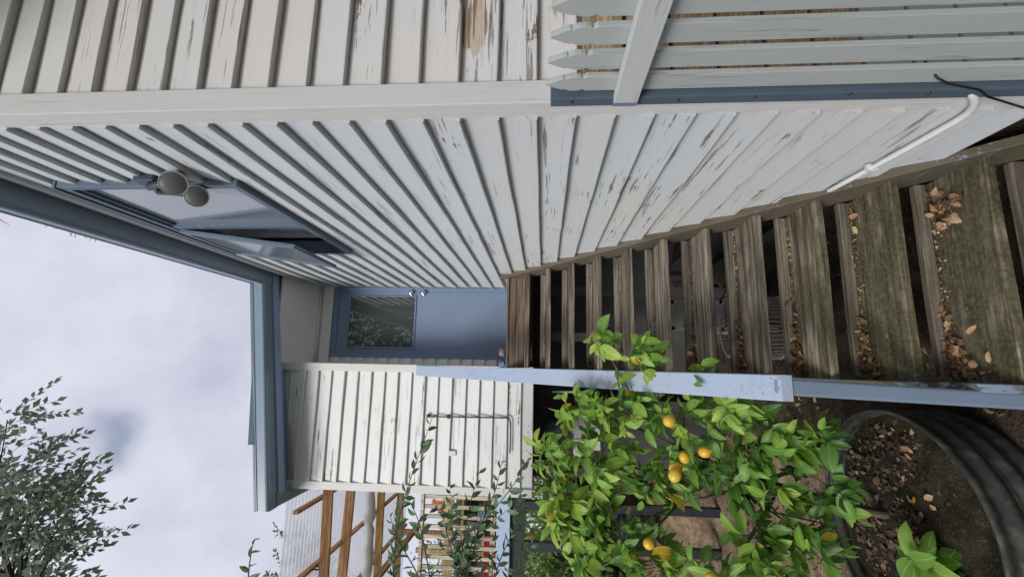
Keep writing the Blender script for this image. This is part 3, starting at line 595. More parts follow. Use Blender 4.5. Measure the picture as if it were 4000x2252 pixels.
def leaf_frame(p, d, up, roll=0.):
    y = Vector(d).normalized(); z = Vector(up); z = (z - y * z.dot(y))
    z = z.normalized() if z.length > 1e-4 else y.orthogonal().normalized()
    x = y.cross(z); mt = Matrix((x, y, z)).transposed().to_4x4(); return Matrix.Translation(p) @ mt @ Matrix.Rotation(roll, 4, 'Y')
def stuff_leaves(name, protos, places, mats, parent, label=None, cat=None):
    """many leaves joined into one mesh: places = (proto index, material index, matrix)"""
    V = []; F = []; MI = []; UV = []; o = 0
    for pi, mi, mt in places:
        pv, pf, puv = protos[pi]; A = np.array(mt); V.append(pv @ A[:3, :3].T + A[:3, 3]); F.append(pf + o); MI.append(np.full(len(pf), mi)); UV.append(puv); o += len(pv)
    V = np.concatenate(V); F = np.concatenate(F); MI = np.concatenate(MI); UV = np.concatenate(UV)
    me = bpy.data.meshes.new(name); k = F.shape[1]
    me.vertices.add(len(V)); me.vertices.foreach_set('co', V.ravel()); me.loops.add(F.size); me.loops.foreach_set('vertex_index', F.ravel().astype(np.int32))
    me.polygons.add(len(F)); me.polygons.foreach_set('loop_start', np.arange(0, F.size, k, dtype=np.int32)); me.polygons.foreach_set('material_index', MI.astype(np.int32))
    for m_ in mats: me.materials.append(m_)
    me.polygons.foreach_set('use_smooth', [True] * len(F)); me.update(calc_edges=True)
    uv = me.uv_layers.new(name='UVMap'); uv.data.foreach_set('uv', UV[F.ravel()].ravel()); me.validate()
    o = put(name, me, parent, kind='stuff')
    if label: tag(o, label, cat)
    return o
def proto(mb):
    uv = np.zeros((len(mb.v), 2))
    for f, u in zip(mb.f, mb.uv):
        for i, q in zip(f, u): uv[i] = q
    return np.array(mb.v, float), np.array(mb.f), uv
def rv(s=1.): return Vector((rnd.gauss(0, s), rnd.gauss(0, s), rnd.gauss(0, s)))

# ---------------------------------------------------------------- round tank with the lemon tree
TC = Vector((-.72, 2.46, 0))
tank = thing('corrugated_tank', (TC.x, TC.y, -2.05), 'round black corrugated planter tub full of soil at the foot of the stair', 'planter')
mb = MB(); prof = []; z = -2.06
for i in range(61):
    t = i / 60; zz = -2.06 + .32 * t; rr = .55 + .010 * math.sin(t * math.pi * 2 * 3.5 - 1.2) ; prof.append((rr, zz))
prof += [(.558, -1.738), (.556, -1.732), (.550, -1.730), (.544, -1.734)]
for i in range(41): t = i / 40; prof.append(((.540 - .004 * t) + .006 * math.sin(t * math.pi * 2 * 3), -1.735 - .2 * t))
mb.lathe(prof, Matrix.Translation((TC.x, TC.y - .02, .025)) @ Matrix.Diagonal((.97, .955, 1, 1)), 72); part('tub_wall', mb, M['tank'], tank, True)
n = 40; mb = MB(); vs = []; rr_ = np.linspace(0, .525, 16)
for r in rr_:
    for i in range(n):
        a = 2 * math.pi * i / n; x, y = r * math.cos(a), r * math.sin(a)
        vs.append((TC.x + x, TC.y + y, -1.805 + .012 * math.sin(x * 23 + 1) * math.sin(y * 19) + .008 * math.sin(x * 61 + y * 47) + .045 * (1 - (r / .5) ** 2) - .0 * r))
mb.add(vs, [(k * n + i, k * n + (i + 1) % n, (k + 1) * n + (i + 1) % n, (k + 1) * n + i) for k in range(15) for i in range(n)]); part('soil', mb, M['soil'], tank, True)

tree = thing('lemon_tree', (TC.x, TC.y + .08, -1.85), 'bright green lemon tree with yellow fruit leaning against the pale blue handrail', 'tree')
BL = [(.13,2.39,-.31,.09),(.06,2.37,-.5,.12),(-.01,2.25,-.75,.08),(-.18,2.18,-.91,.10),(-.24,2.65,-.19,.14),(-.22,2.52,-.45,.20),(-.27,2.39,-.73,.15),(-.52,2.74,-.05,.15),(-.52,2.66,-.33,.24),(-.56,2.59,-.67,.20),(-.79,2.7,-.16,.20),(-.88,2.63,-.42,.20),(-1.0,2.56,-.59,.18),(-.49,2.45,-.95,.16),(-.31,2.33,-1.13,.12),(-.56,2.27,-1.12,.12),(-.74,2.23,-.98,.13),(-.92,2.25,-.82,.14),(-.65,2.19,-1.21,.08),(-1.03,2.54,-.28,.16),(-.42,2.3,-1.24,.09),(-.30,2.22,-1.28,.09),(-.52,2.2,-1.30,.10),(-.75,2.15,-1.18,.12),(-.92,2.15,-1.02,.13),(-.36,2.30,-1.0,.10)]
trunk0 = Vector((TC.x, TC.y + .1, -1.87))
wd = MB(); fork = Vector((-.60, 2.60, -1.25)); wd.tube([trunk0, trunk0 + Vector((.03, .0, .25)), fork], [.026, .022, .019], 9)
limbs = [Vector(p) for p in ((-.42, 2.56, -.75), (-.72, 2.60, -.72), (-.60, 2.40, -1.0), (-.85, 2.45, -1.0), (-.40, 2.42, -1.12))]
for q in limbs:
    mid = fork.lerp(q, .5) + rv(.03); wd.tube([fork, mid, q], [.015, .012, .009], 7)
twigs = []; tw = MB()
for bi, (x, y, z, r) in enumerate(BL):
    c = Vector((x, y, z)); q = min(limbs, key=lambda l: (l - c).length); mid = q.lerp(c, .5) + rv(.03) + Vector((0, 0, .02)); tw.tube([q, mid, c], [.0065, .005, .0035], 6)
    for j in range(max(5, int(17 * (r / .15) ** 1.7))):
        while True:
            o = rv(.6)
            if .25 < o.length < 1.05: break
        tip = c + o * r; base = c + o * r * .25 + rv(.015); d = (tip - base)
        bend = base.lerp(tip, .55) + Vector((0, 0, .012)) + rv(.008)
        tw.tube([base, bend, tip], [.0026, .0022, .0016], 5); twigs.append((base, bend, tip, r))
part('trunk', wd, M['bark'], tree, True); part('branches', tw, M['twig'], tree, True, kind='stuff')
LM = []; LP = []
for vi, (l, w, fo, cu_, wv, twi) in enumerate(((.106, .054, .28, .75, .016, .25), (.118, .054, .42, .5, .016, -.35), (.086, .047, .15, .8, .015, .15), (.108, .044, .6, .7, .014, .45), (.076, .038, .3, .35, .02, -.2), (.122, .062, .2, .9, .024, .3))):
    for mi in range(5):
        mb_, me = leaf_mesh('leaf', l, w, LEAF[mi], fo, cu_, 1., wv, 7, twi); LM.append(me)
        if mi == 0: LP.append(proto(mb_))
places = []
for base, bend, tip, r in twigs:
    d = (tip - bend).normalized(); n_ = rnd.randint(4, 5); bright = rnd.random()
    for i in range(n_):
        t = .35 + .65 * (i + 1) / n_; p = base.lerp(bend, min(1, t * 2)) if t < .5 else bend.lerp(tip, (t - .5) * 2)
        side_ = d.cross(Vector((0, 0, 1))); side_ = side_.normalized() if side_.length > .05 else Vector((1, 0, 0))
        a = i * 2.4 + rnd.uniform(-.4, .4); out = side_ * math.cos(a) + d.cross(side_) * math.sin(a)
        dirn = d * rnd.uniform(.35, 1.0) + out * rnd.uniform(.6, 1.1) + Vector((-.05, -.18, rnd.uniform(-.25, .2)))
        up = Vector((0, -.35, 1)) + rv(.45) + out * -.2
        depth = (p - Vector((-.5, 2.5, -.6))).dot(Vector((0, -.75, .66)))  # light from front and above painted in: leaves there get paler greens
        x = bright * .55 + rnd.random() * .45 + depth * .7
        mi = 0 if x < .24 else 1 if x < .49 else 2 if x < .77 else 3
        if rnd.random() < .012: mi = 4; sc_ = .7
        sc = rnd.triangular(.42, 1.3, .85) * (1.0 if t < .9 else .8)
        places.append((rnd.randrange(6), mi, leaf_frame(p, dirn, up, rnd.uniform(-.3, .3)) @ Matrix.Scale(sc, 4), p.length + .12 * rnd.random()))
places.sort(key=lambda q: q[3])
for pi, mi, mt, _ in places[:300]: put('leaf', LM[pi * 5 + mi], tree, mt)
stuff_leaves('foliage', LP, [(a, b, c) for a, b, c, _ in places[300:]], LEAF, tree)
lm = MB(); lm.lathe([(0.0001, -.034), (.012, -.031), (.023, -.022), (.0285, -.008), (.0285, .006), (.024, .019), (.014, .028), (.006, .033), (.003, .039), (.0001, .040)], Matrix.Identity(4), 18); lemon_me = lm.mesh('lemon', M['lemon'], True)
for p in [(-.25,2.30,-.62),(-.424,2.33,-.692),(-.40,2.36,-.80),(-.475,2.33,-.648),(-.50,2.30,-.635),(-.879,2.50,-.547),(-.88,2.14,-.727)]:
    p = Vector(p) * rnd.uniform(.965, .985); o = put('lemon', lemon_me, tree, Matrix.Translation(p) @ Matrix.Rotation(rnd.uniform(0, 6), 4, 'Z') @ Matrix.Rotation(rnd.uniform(1.6, 3.1), 4, 'X') @ Matrix.Scale(rnd.uniform(.88, 1.02), 4))
# sapling beside it in the tub
sap = thing('citrus_sapling', (-.86, 2.27, -1.79), 'low citrus shoot with broad glossy leaves in the front of the black tub', 'plant')
st = MB(); st.tube([(-.86, 2.27, -1.80), (-.82, 2.235, -1.70), (-.79, 2.21, -1.58)], [.006, .005, .003], 6); part('stem', st, M['twig'], sap, True)
for i in range(24):
    a = i * 2.4; t = .15 + .85 * i / 23; p = Vector((-.86, 2.27, -1.84)).lerp(Vector((-.79, 2.21, -1.60)), t)
    d = Vector((math.cos(a), math.sin(a), .05 + .35 * t)); put('leaf', LM[(5 if i % 2 else 0) * 5 + (1 if i % 3 else 2)], sap, leaf_frame(p, d, Vector((0, -.2, 1)) + rv(.2), 0) @ Matrix.Scale(rnd.uniform(1.15, 1.45), 4))

# ---------------------------------------------------------------- leafy shoots in front of the end wall
shrub = thing('leafy_shrub', (-1.9, 3.75, -2.05), 'dark leafy shrub sending long shoots up before the white end wall', 'shrub')
SH = [[(-.38,3.37,.82),(-1.14,3.58,1.09),(-1.82,3.79,1.18)],[(-.78,3.46,.47),(-1.08,3.51,.55),(-1.62,3.7,.64),(-1.89,3.75,.62)],[(-.68,3.47,.11),(-.89,3.5,.23),(-1.31,3.65,.52),(-1.95,3.85,.72)],[(-.72,3.56,.31),(-.97,3.6,.37),(-1.27,3.65,.49),(-1.79,3.73,.62)],[(-.93,3.35,.98),(-1.15,3.39,.88),(-1.57,3.57,.83),(-1.84,3.62,.79)],[(-1.08,3.37,1.1),(-1.26,3.4,1.03),(-1.58,3.57,.91),(-1.84,3.62,.89)],[(-1.0,3.73,.16),(-1.26,3.77,.22),(-1.54,3.81,.34),(-1.94,3.87,.43)],[(-1.33,3.79,.06),(-1.52,3.82,.14),(-1.74,3.85,.27)],[(-1.27,3.33,2.08),(-1.44,3.36,2.11),(-1.68,3.4,2.13)],[(-1.08,3.59,.78),(-1.31,3.64,.72),(-1.62,3.7,.64),(-1.89,3.75,.62)]]
def catmull(P_, n=8):
    P_ = [Vector(p) for p in P_]; Q = [P_[0] * 2 - P_[1]] + P_ + [P_[-1] * 2 - P_[-2]]; out = []
    for i in range(1, len(Q) - 2):
        for k in range(n):
            t = k / n; a, b, c, d = Q[i - 1:i + 3]; out.append(.5 * ((2 * b) + (c - a) * t + (2 * a - 5 * b + 4 * c - d) * t * t + (3 * b - a - 3 * c + d) * t ** 3))
    return out + [P_[-1]]
SM = []; SP = []
for l, w, fo, cu_ in ((.098, .042, .2, .4), (.085, .036, .4, .6), (.108, .046, .1, .3), (.074, .030, .5, .5)):
    for mi in range(2):
        mb_, me = leaf_mesh('leaf', l, w, SHRUB[mi], fo, cu_, 1.3, .006, 6, .1); SM.append(me)
        if mi == 0: SP.append(proto(mb_))
stm = MB(); pl = []
extra = []
for s_ in SH:
    pts = catmull(s_, 7); pts = pts + [pts[-1] + Vector((-.25, .05, -.25)), Vector((-2.3 + rnd.uniform(-.2, .2), 3.9, -.6)), Vector((-2.2, 3.95, -2.05))]
    stm.tube(pts, [.0018 + .006 * i / len(pts) for i in range(len(pts))], 6); extra.append((pts, 1.0))
    if s_[0][2] < .9 and s_[0][2] > 0:
        for k in range(2):
            i0 = rnd.randint(len(pts) // 3, len(pts) - 5); b = pts[i0]; d = (pts[i0 - 2] - b).normalized() + rv(.45); q = [b, b + d * .14 + Vector((0, 0, .03)), b + d * .30 + Vector((0, 0, .05))]
            q = catmull(q, 4)[::-1]; stm.tube(q, [.0014, ] * 3 + [.003] * (len(q) - 3), 5); extra.append((q, .9))
for pts, ls in extra:
    L_ = 0; nxt = .01; i = 0; side_ = 1
    for a, b in zip(pts[:-1], pts[1:]):
        seg = (b - a).length
        while nxt < L_ + seg and nxt < 1.75:
            p = a.lerp(b, (nxt - L_) / seg); d = (a - b).normalized(); o = d.cross(Vector((0, -1, .2))).normalized() * side_
            dirn = d * .8 + o * rnd.uniform(.5, 1.1) + rv(.22); side_ = -side_
            pl.append((rnd.randrange(4), 0 if rnd.random() < .72 else 1, leaf_frame(p, dirn, Vector((0, -.7, .6)) + rv(.5)) @ Matrix.Scale(ls * rnd.uniform(.75, 1.15) * (.65 if nxt < .06 else 1), 4), p.x)); nxt += rnd.uniform(.032, .06)
        L_ += seg
pl.sort(key=lambda q: -q[3])
for pi, mi, mt, _ in pl[:300]: put('leaf', SM[pi * 2 + mi], shrub, mt)
if len(pl) > 300: stuff_leaves('foliage', SP, [(a, b, c) for a, b, c, _ in pl[300:]], SHRUB, shrub)
part('stems', stm, M['twig_dark'], shrub, True, kind='stuff')

# ---------------------------------------------------------------- trees
def simple_leaf(l, w):
    mb = MB(); mb.add([(0, 0, 0), (w / 2, l * .42, w * .12), (0, l, -l * .12), (-w / 2, l * .42, w * .12)], [(0, 1, 2, 3)], 0, [(.5, 0), (1, .4), (.5, 1), (0, .4)]); return proto(mb)
def pinnate_tree(name, base, trunk_pts, radii, blobs, twl, dens, leafp, mats, label, cat='tree', droop=(.1, 0, -.45), group=None, step=.046, ls=1.):
    t = thing(name, base, label, cat, group); tk = MB(); tk.tube(catmull(trunk_pts, 4), [radii[0] + (radii[1] - radii[0]) * i / (4 * (len(trunk_pts) - 1)) for i in range(4 * (len(trunk_pts) - 1) + 1)], 10)
    top = Vector(trunk_pts[-1]); br = MB(); pl_ = []
    for (x, y, z, r) in blobs:
        c = Vector((x, y, z)); src = min([Vector(q) for q in trunk_pts[1:]], key=lambda q: (q - c).length)
        mid = src.lerp(c, .5) + Vector((0, 0, .12 * (c - src).length)); br.tube(catmull([src, mid, c], 4), [max(.006, radii[1] * .8 * (1 - i / 9)) for i in range(9)], 6)
        for j in range(int(dens * (r / .35) ** 2.3)):
            o = Vector((rnd.gauss(0, .5), rnd.gauss(0, .5), rnd.gauss(0, .5)))
            if o.length > 1.15: o = o.normalized() * 1.1
            b0 = c + o * r * .75; d = (o.normalized() * .7 + Vector(droop) + rv(.35)).normalized(); ln = twl * rnd.uniform(.6, 1.15)
            p1 = b0 + d * ln * .5; p2 = b0 + d * ln + Vector((0, 0, -.12 * ln)); br.tube([b0, p1, p2], [.0035 * ls, .0025 * ls, .0014 * ls], 3)
            k = step; sd = 1; up = Vector((0, 0, 1)) + rv(.5)
            while k < ln:
                f_ = k / ln; p = b0.lerp(p1, f_ * 2) if f_ < .5 else p1.lerp(p2, f_ * 2 - 1); o2 = d.cross(up).normalized() * sd; sd = -sd
                pl_.append((rnd.randrange(len(leafp)), 0 if rnd.random() < .7 else 1, leaf_frame(p, d * .75 + o2 * .8 + rv(.2), up + rv(.3)) @ Matrix.Scale(rnd.uniform(.8, 1.15) * ls, 4))); k += step * rnd.uniform(.75, 1.2)
            pl_.append((0, 0, leaf_frame(p2, d, up)))
    part('trunk', tk, M['bark'], t, True); part('branches', br, M['twig_dark'], t, True, kind='stuff'); stuff_leaves('crown', leafp, pl_, mats, t); return t
TB = [(-.71,4.77,6.03,.30),(-1.25,4.87,5.94,.33),(-1.48,5.03,5.79,.35),(-1.5,4.94,5.62,.22),(-1.95,5.2,5.9,.45),(-1.85,5.02,5.42,.26),(-1.8,5.02,5.2,.12),(-2.25,5.24,6.17,.45),(-2.29,5.18,5.64,.32),(-1.84,5.25,6.41,.4),(-2.9,5.2,5.9,.5),(-3.0,5.0,6.5,.5),(-2.3,5.1,6.9,.5),(-1.3,5.1,6.6,.4)]
pinnate_tree('garden_tree', (-4.4, 4.6, -2.05), [(-4.4, 4.6, -2.1), (-4.35, 4.6, 1.0), (-4.1, 4.7, 3.6), (-3.3, 4.95, 5.3), (-2.9, 5.1, 5.7)], (.16, .035), TB, .38, 26, [simple_leaf(.108, .054), simple_leaf(.09, .046)], TREEL, 'tall grey green tree reaching drooping leafy twigs into the cloudy sky')
pinnate_tree('distant_tree', (-6.6, 12.7, -.6), [(-6.6, 12.7, -.7), (-6.5, 12.7, 2.5), (-6.1, 12.7, 5.2)], (.12, .04), [(-5.0, 12.6, 6.5, .42), (-5.3, 12.7, 6.2, .5), (-5.7, 12.6, 6.6, .55), (-4.75, 12.6, 6.85, .25), (-5.9, 12.8, 5.8, .6)], .5, 20, [simple_leaf(.13, .06)], TREEL, 'wispy pale tree far behind the clear sheeting roof', step=.075, ls=1.)

# ---------------------------------------------------------------- pergola and deck beyond the end wall
pg = thing('pergola', (-2.5, 7.2, .4), 'red timber pergola roofed with clear corrugated sheet left of the end wall', 'pergola')
def beamx(y, x0, x1, z, h, w, mt, dz=0., nm='beam'):
    mb = MB(); mb.hexa([(x0, y, z - h + dz), (x1, y, z - h), (x1, y + w, z - h), (x0, y + w, z - h + dz), (x0, y, z + dz), (x1, y, z), (x1, y + w, z), (x0, y + w, z + dz)]); return bevel(part(nm, mb, mt, pg), .004)
beamx(6.15, -4.3, -1.3, 2.96, .13, .045, M['pergola'], -.10); beamx(7.0, -4.3, -1.3, 2.98, .14, .045, M['pergola'], .08)
beamx(8.3, -4.6, -1.3, 2.98, .13, .045, M['pine_gold'], -.05); beamx(9.5, -4.8, -1.3, 2.98, .13, .045, M['pine_gold'], -.02)
for x in (-1.82, -2.66, -3.5):
    mb = MB(); mb.box((x - .022, 5.62, 2.985), (x + .022, 10.4, 3.055)); bevel(part('rafter', mb, M['pergola_y'], pg), .004)
mb = MB(); mb.box((-3.49, 7.2, 2.64), (-3.42, 10.8, 2.74)); bevel(part('beam', mb, M['pergola_y'], pg), .004)
mb = MB(); mb.box((-3.55, 9.9, -.6), (-3.45, 10.0, 2.95)); bevel(part('post', mb, M['pergola'], pg), .004)
mb = MB(); mb.box((-4.4, 5.9, -2.0), (-4.3, 6.0, 2.9)); bevel(part('post', mb, M['pergola'], pg), .004)
mb = MB(); mb.tube([(-2.66, 6.13, 2.90), (-2.66, 6.13, 3.0), (-2.66, 6.22, 3.0), (-2.66, 6.22, 2.9)], .012, 6); part('strap', mb, M['steel_black'], pg)
ny = 520; ys = np.linspace(5.50, 10.5, ny); vs = []
for j, y in enumerate(ys):
    z_ = 3.08 + .012 * math.sin(j * math.pi * 2 / 9.0); vs += [(-5.0, y, z_), (-3.2, y, z_ - .004), (-1.30, y, z_)]
mb = MB(); mb.add(vs, [f for j in range(ny - 1) for f in ((j * 3, j * 3 + 1, j * 3 + 4, j * 3 + 3), (j * 3 + 1, j * 3 + 2, j * 3 + 5, j * 3 + 4))]); part('roof_sheet', mb, M['clear_sheet'], pg, True)
# rolled plastic sheet slung under the roof
mb = MB(); pts = [(-1.28 - .12 * i, 7.55 + .01 * i, 2.84 + .012 * math.sin(i * 1.9)) for i in range(24)]
mb.tube(pts, [.085 + .016 * math.sin(i * 2.7) + .01 * math.sin(i * 5.1) for i in range(24)], 14)
solo('plastic_roll', mb, M['wrap'], 'crumpled white plastic roll slung beneath the clear pergola roof', 'plastic roll', smooth=True)
# deck
dk = thing('deck', (-2.6, 5.5, -1.6), 'raised timber deck with flaking pale blue edge beam on black posts', 'deck')
mb = MB(); mb.box((-4.6, 5.46, .37), (-1.27, 5.505, .525)); bevel(part('edge_beam', mb, M['deck_beam'], dk), .004)
for i in range(9):
    mb = MB(); mb.box((-4.6, 5.506 + .10 * i, .49), (-1.27, 5.60 + .10 * i, .522)); part('deck_board', mb, M['shelf'], dk)
mb = MB(); mb.box((-4.6, 6.42, .46), (-1.27, 7.6, .52)); part('deck_floor', mb, M['shelf'], dk)
mb = MB(); mb.box((-4.6, 5.52, .20), (-1.24, 5.60, .365)); part('joist', mb, M['steel_black'], dk)
for x in (-1.60, -2.04, -2.9, -3.8):
    mb = MB(); mb.box((x - .045, 5.53, -2.1), (x + .045, 5.62, .20)); part('post', mb, M['steel_black'], dk)
bal = MB(); bal.box((-.019, 0, 0), (.019, .03, .87)); bal_me = bal.mesh('baluster', M['slat'])
for i in range(13): o = put('baluster', bal_me, dk, Matrix.Translation((-1.42 - .108 * i, 5.468 + (0 if i % 2 else .001), .526)))
mb = MB(); mb.box((-4.4, 5.45, 1.385), (-1.27, 5.52, 1.42)); part('top_rail', mb, M['slat'], dk)
mb = MB(); mb.box((-4.4, 5.50, .545), (-1.27, 5.53, .60)); part('bottom_rail', mb, M['slat'], dk)
sf = thing('shelf_unit', (-2.2, 6.2, .52), 'olive timber shelf rack holding pots behind the deck balusters', 'shelf')
for z in (.66, 1.0): 
    mb = MB(); mb.box((-3.2, 6.0, z), (-1.4, 6.25, z + .03)); part('shelf_board', mb, M['shelf'], sf)
mb = MB(); mb.box((-3.2, 5.99, 1.13), (-1.35, 6.02, 1.25)); part('shelf_board', mb, M['shelf'], sf)
for x in (-1.42, -2.35, -3.2):
    mb = MB(); mb.box((x, 6.0, .52), (x + .05, 6.05, 1.6)); part('upright', mb, M['shelf'], sf)
mb = MB(); mb.box((-3.2, 6.26, .52), (-1.4, 6.28, 1.15)); part('back_panel', mb, M['dark_box'], sf)
def crate(nm, c, s_, mt, label, cat, lid=None):
    t = thing(nm, (c[0], c[1], c[2]), label, cat); mb = MB(); x, y, z = c; a, b, h = s_
    mb.hexa([(x - a * .85, y - b * .85, z), (x + a * .85, y - b * .85, z), (x + a * .85, y + b * .85, z), (x - a * .85, y + b * .85, z), (x - a, y - b, z + h), (x + a, y - b, z + h), (x + a, y + b, z + h), (x - a, y + b, z + h)]); bevel(part('body', mb, mt, t), .006)
    mb = MB(); mb.box((x - a * 1.06, y - b * 1.06, z + h), (x + a * 1.06, y + b * 1.06, z + h + .02)); bevel(part('rim', mb, lid or mt, t), .004); return t
crate('storage_tub', (-2.25, 5.78, .522), (.24, .12, .15), M['red'], 'bright red plastic tub on the deck behind the balusters', 'tub')
crate('paint_tin', (-1.78, 5.8, .62), (.08, .08, .14), M['can_blue'], 'faded blue tin standing among the balusters', 'tin')
crate('wooden_box', (-1.55, 5.82, .522), (.12, .09, .17), M['brown_box'], 'small brown box on the deck nearest the end wall', 'box')
crate('cream_tub', (-2.05, 5.86, .70), (.12, .08, .22), M['cream'], 'cream tub standing between the shelf and the balusters', 'tub')
lt = thing('lantern', (-1.80, 6.05, 1.26), 'small orange lantern standing on the top shelf behind the balusters', 'lantern')
mb = MB(); mb.box((-1.86, 6.03, 1.255), (-1.74, 6.13, 1.28)); mb.box((-1.86, 6.03, 1.40), (-1.74, 6.13, 1.43)); part('frame', mb, M['lantern'], lt)
for i in range(5):
    mb = MB(); mb.box((-1.858 + .028 * i, 6.032, 1.28), (-1.848 + .028 * i, 6.042, 1.40)); part('bar', mb, M['lantern'], lt)
mb = MB(); mb.box((-1.85, 6.05, 1.28), (-1.75, 6.12, 1.40)); part('pane', mb, M['lantern_amber'], lt)  # pale orange pane, plain colour without emission

# garden shrubs beyond
HP = [simple_leaf(.12, .055), simple_leaf(.09, .05)]
def bush(loc, r, h, n, label, mats, nm='garden_bush'):
    t = thing(nm, loc, label, 'bush'); c = Vector(loc); pl_ = []; st_ = MB()
    lob = [(c + Vector((rnd.uniform(-.7, .7) * r, rnd.uniform(-.7, .7) * r, h * rnd.uniform(.35, .9))), r * rnd.uniform(.35, .6)) for _ in range(9)]
    for q, rr in lob: st_.tube([c, c.lerp(q, .5) + rv(.08), q], [.03, .02, .008], 5)
    for i in range(n):
        q, rr = rnd.choice(lob); o = rv(1).normalized(); p = q + o * rr * rnd.uniform(.55, 1.08)
        pl_.append((rnd.randrange(2), 0 if rnd.random() < .6 else 1, leaf_frame(p, o + rv(.5) + Vector((0, 0, -.2)), Vector((0, 0, 1)) + rv(.6)) @ Matrix.Scale(rnd.uniform(.7, 1.3), 4)))
    part('stems', st_, M['twig_dark'], t, True); stuff_leaves('foliage', HP, pl_, mats, t)
bush((-2.1, 9.2, -.9), 1.0, 1.3, 2600, 'mid green bush under the deck close to the end wall', [HEDGE[1], LEAF[1]])
bush((-4.0, 9.6, -.9), 1.1, 1.4, 2600, 'dense green bush under the deck between two black posts', [HEDGE[1], LEAF[2]])
bush((-1.7, 7.9, -1.0), .45, .9, 1500, 'small yellowish bush low beside the grey subfloor wall', [HEDGE[1], HEDGE[0]])
bush((-2.9, 6.9, -1.3), .5, .8, 1500, 'low bush at the left below the pale blue deck beam', HEDGE)
bush((-1.4, 12.5, -.6), 1.5, 1.9, 3000, 'light green bush far behind the subfloor wall corner', [LEAF[1], LEAF[2]])
bush((-4.0, 13.5, -.6), 1.7, 2.2, 3000, 'wide light green bush far beyond the deck posts', [LEAF[1], LEAF[2]])
bush((-5.2, 8.5, -.9), 1.1, 2.6, 2600, 'broad garden bush left of the deck', HEDGE)
bush((-4.6, 13.0, -.6), 1.6, 3.4, 3000, 'pale tall bush beyond the pergola corner', [HEDGE[0], TREEL[1]])
bush((-7.0, 16.0, -.6), 2.2, 4.0, 3000, 'dark rounded bush at the far end of the garden', [TREEL[0], HEDGE[0]])

# second tub further off, blocks, jar, things under the house
tk2 = thing('black_tub', (-2.1, 6.6, -1.45), 'second black ribbed tub on the bank under the deck', 'planter')
mb = MB(); pf = [(.20 + .02 * t / 40 + .006 * math.sin(t * .95), -1.5 + .5 * t / 40) for t in range(41)] + [(.235, -.99), (.215, -.99), (.20, -1.10), (.0001, -1.10)]
mb.lathe(pf, Matrix.Translation((-2.1, 6.6, 0)), 48); part('tub_wall', mb, M['tank'], tk2, True)
pf = thing('glass_jar', (-.77, 6.02, -.35), 'dusty glass jar lying on a ledge under the end wall', 'jar')
mb = MB(); mb.lathe([(.0001, 0), (.09, .0), (.10, .03), (.10, .20), (.07, .25), (.065, .28), (.0001, .28)], Matrix.Translation((-.77, 6.0, -.33)), 24); part('body', mb, M['jar'], pf, True)
mb = MB(); mb.lathe([(.0001, .305), (.07, .305), (.072, .28), (.066, .278)], Matrix.Translation((-.77, 6.0, -.33)), 24); part('lid', mb, M['rod_metal'], pf, True)
for i, (x, z) in enumerate(((-.60, -.72), (-.88, -.72), (-.74, -.55), (-1.02, -.55))):
    mb = MB(); mb.box((x - .135, 5.85, z), (x + .135, 6.02, z + .16)); tag(bevel(put('masonry_block', mb.mesh('masonry_block', M['block'])), .006), ['pale block at the bottom right of the stack under the end wall', 'pale block at the bottom left of the stack under the end wall', 'pale block on top right of the stack under the end wall', 'pale block on top left of the stack under the end wall'][i], 'block', 'blocks stacked under the end wall')
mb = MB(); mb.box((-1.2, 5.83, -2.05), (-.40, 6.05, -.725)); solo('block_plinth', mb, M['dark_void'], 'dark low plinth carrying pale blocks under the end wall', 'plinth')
mb = MB(); mb.box((-.95, 5.86, -.388), (-.60, 6.1, -.36)); mb.box((-.92, 5.87, -.725), (-.88, 6.02, -.389)) if False else None; 
mb = MB(); mb.tube([(-.28, 5.2, -.10), (-.27, 5.2, -.55)], .012, 8); solo('pale_rod', mb, M['pvc'], 'short pale rod hanging in the dark under the end wall', 'rod', smooth=True)
# old chair and wicker basket seen through the open risers
ch = thing('old_chair', (.47, 4.1, -2.05), 'worn white chair standing under the stair, seen between treads', 'chair')
for x in (.36, .60):
    mb = MB(); mb.box((x - .018, 4.05, -2.06), (x + .018, 4.09, -1.12)); part('leg', mb, M['chair_paint'], ch); mb = MB(); mb.box((x - .018, 4.40, -2.06), (x + .018, 4.44, -1.58)); part('leg', mb, M['chair_paint'], ch)
mb = MB(); mb.box((.34, 4.05, -1.60), (.62, 4.45, -1.57)); part('seat', mb, M['chair_paint'], ch)
for i in range(3):
    mb = MB(); mb.box((.395 + .07 * i, 4.055, -1.50), (.43 + .07 * i, 4.075, -1.17)); part('slat', mb, M['chair_paint'], ch)
for z in (-1.17, -1.53):
    mb = MB(); mb.box((.345, 4.05, z), (.615, 4.08, z + .05)); part('back_rail', mb, M['chair_paint'], ch)
bs = thing('wicker_basket', (.33, 3.55, -2.05), 'grey wicker basket under the stair, seen through an open riser', 'basket')
for i in range(44):
    a = 2 * math.pi * i / 44; mb = MB(); mb.tube([(.33 + .20 * math.cos(a), 3.55 + .14 * math.sin(a), -2.05), (.33 + .25 * math.cos(a), 3.55 + .17 * math.sin(a), -1.65), (.33 + .22 * math.cos(a + .1), 3.55 + .15 * math.sin(a + .1), -1.42)], .007, 5); part('stake', mb, M['wicker'], bs)
for z, k in ((-1.95, .21), (-1.80, .235), (-1.62, .247), (-1.50, .235), (-1.43, .225)):
    mb = MB(); mb.tube([(.33 + k * math.cos(2 * math.pi * i / 24), 3.55 + k * .68 * math.sin(2 * math.pi * i / 24), z) for i in range(25)], .011, 6); part('band', mb, M['wicker'], bs, True)

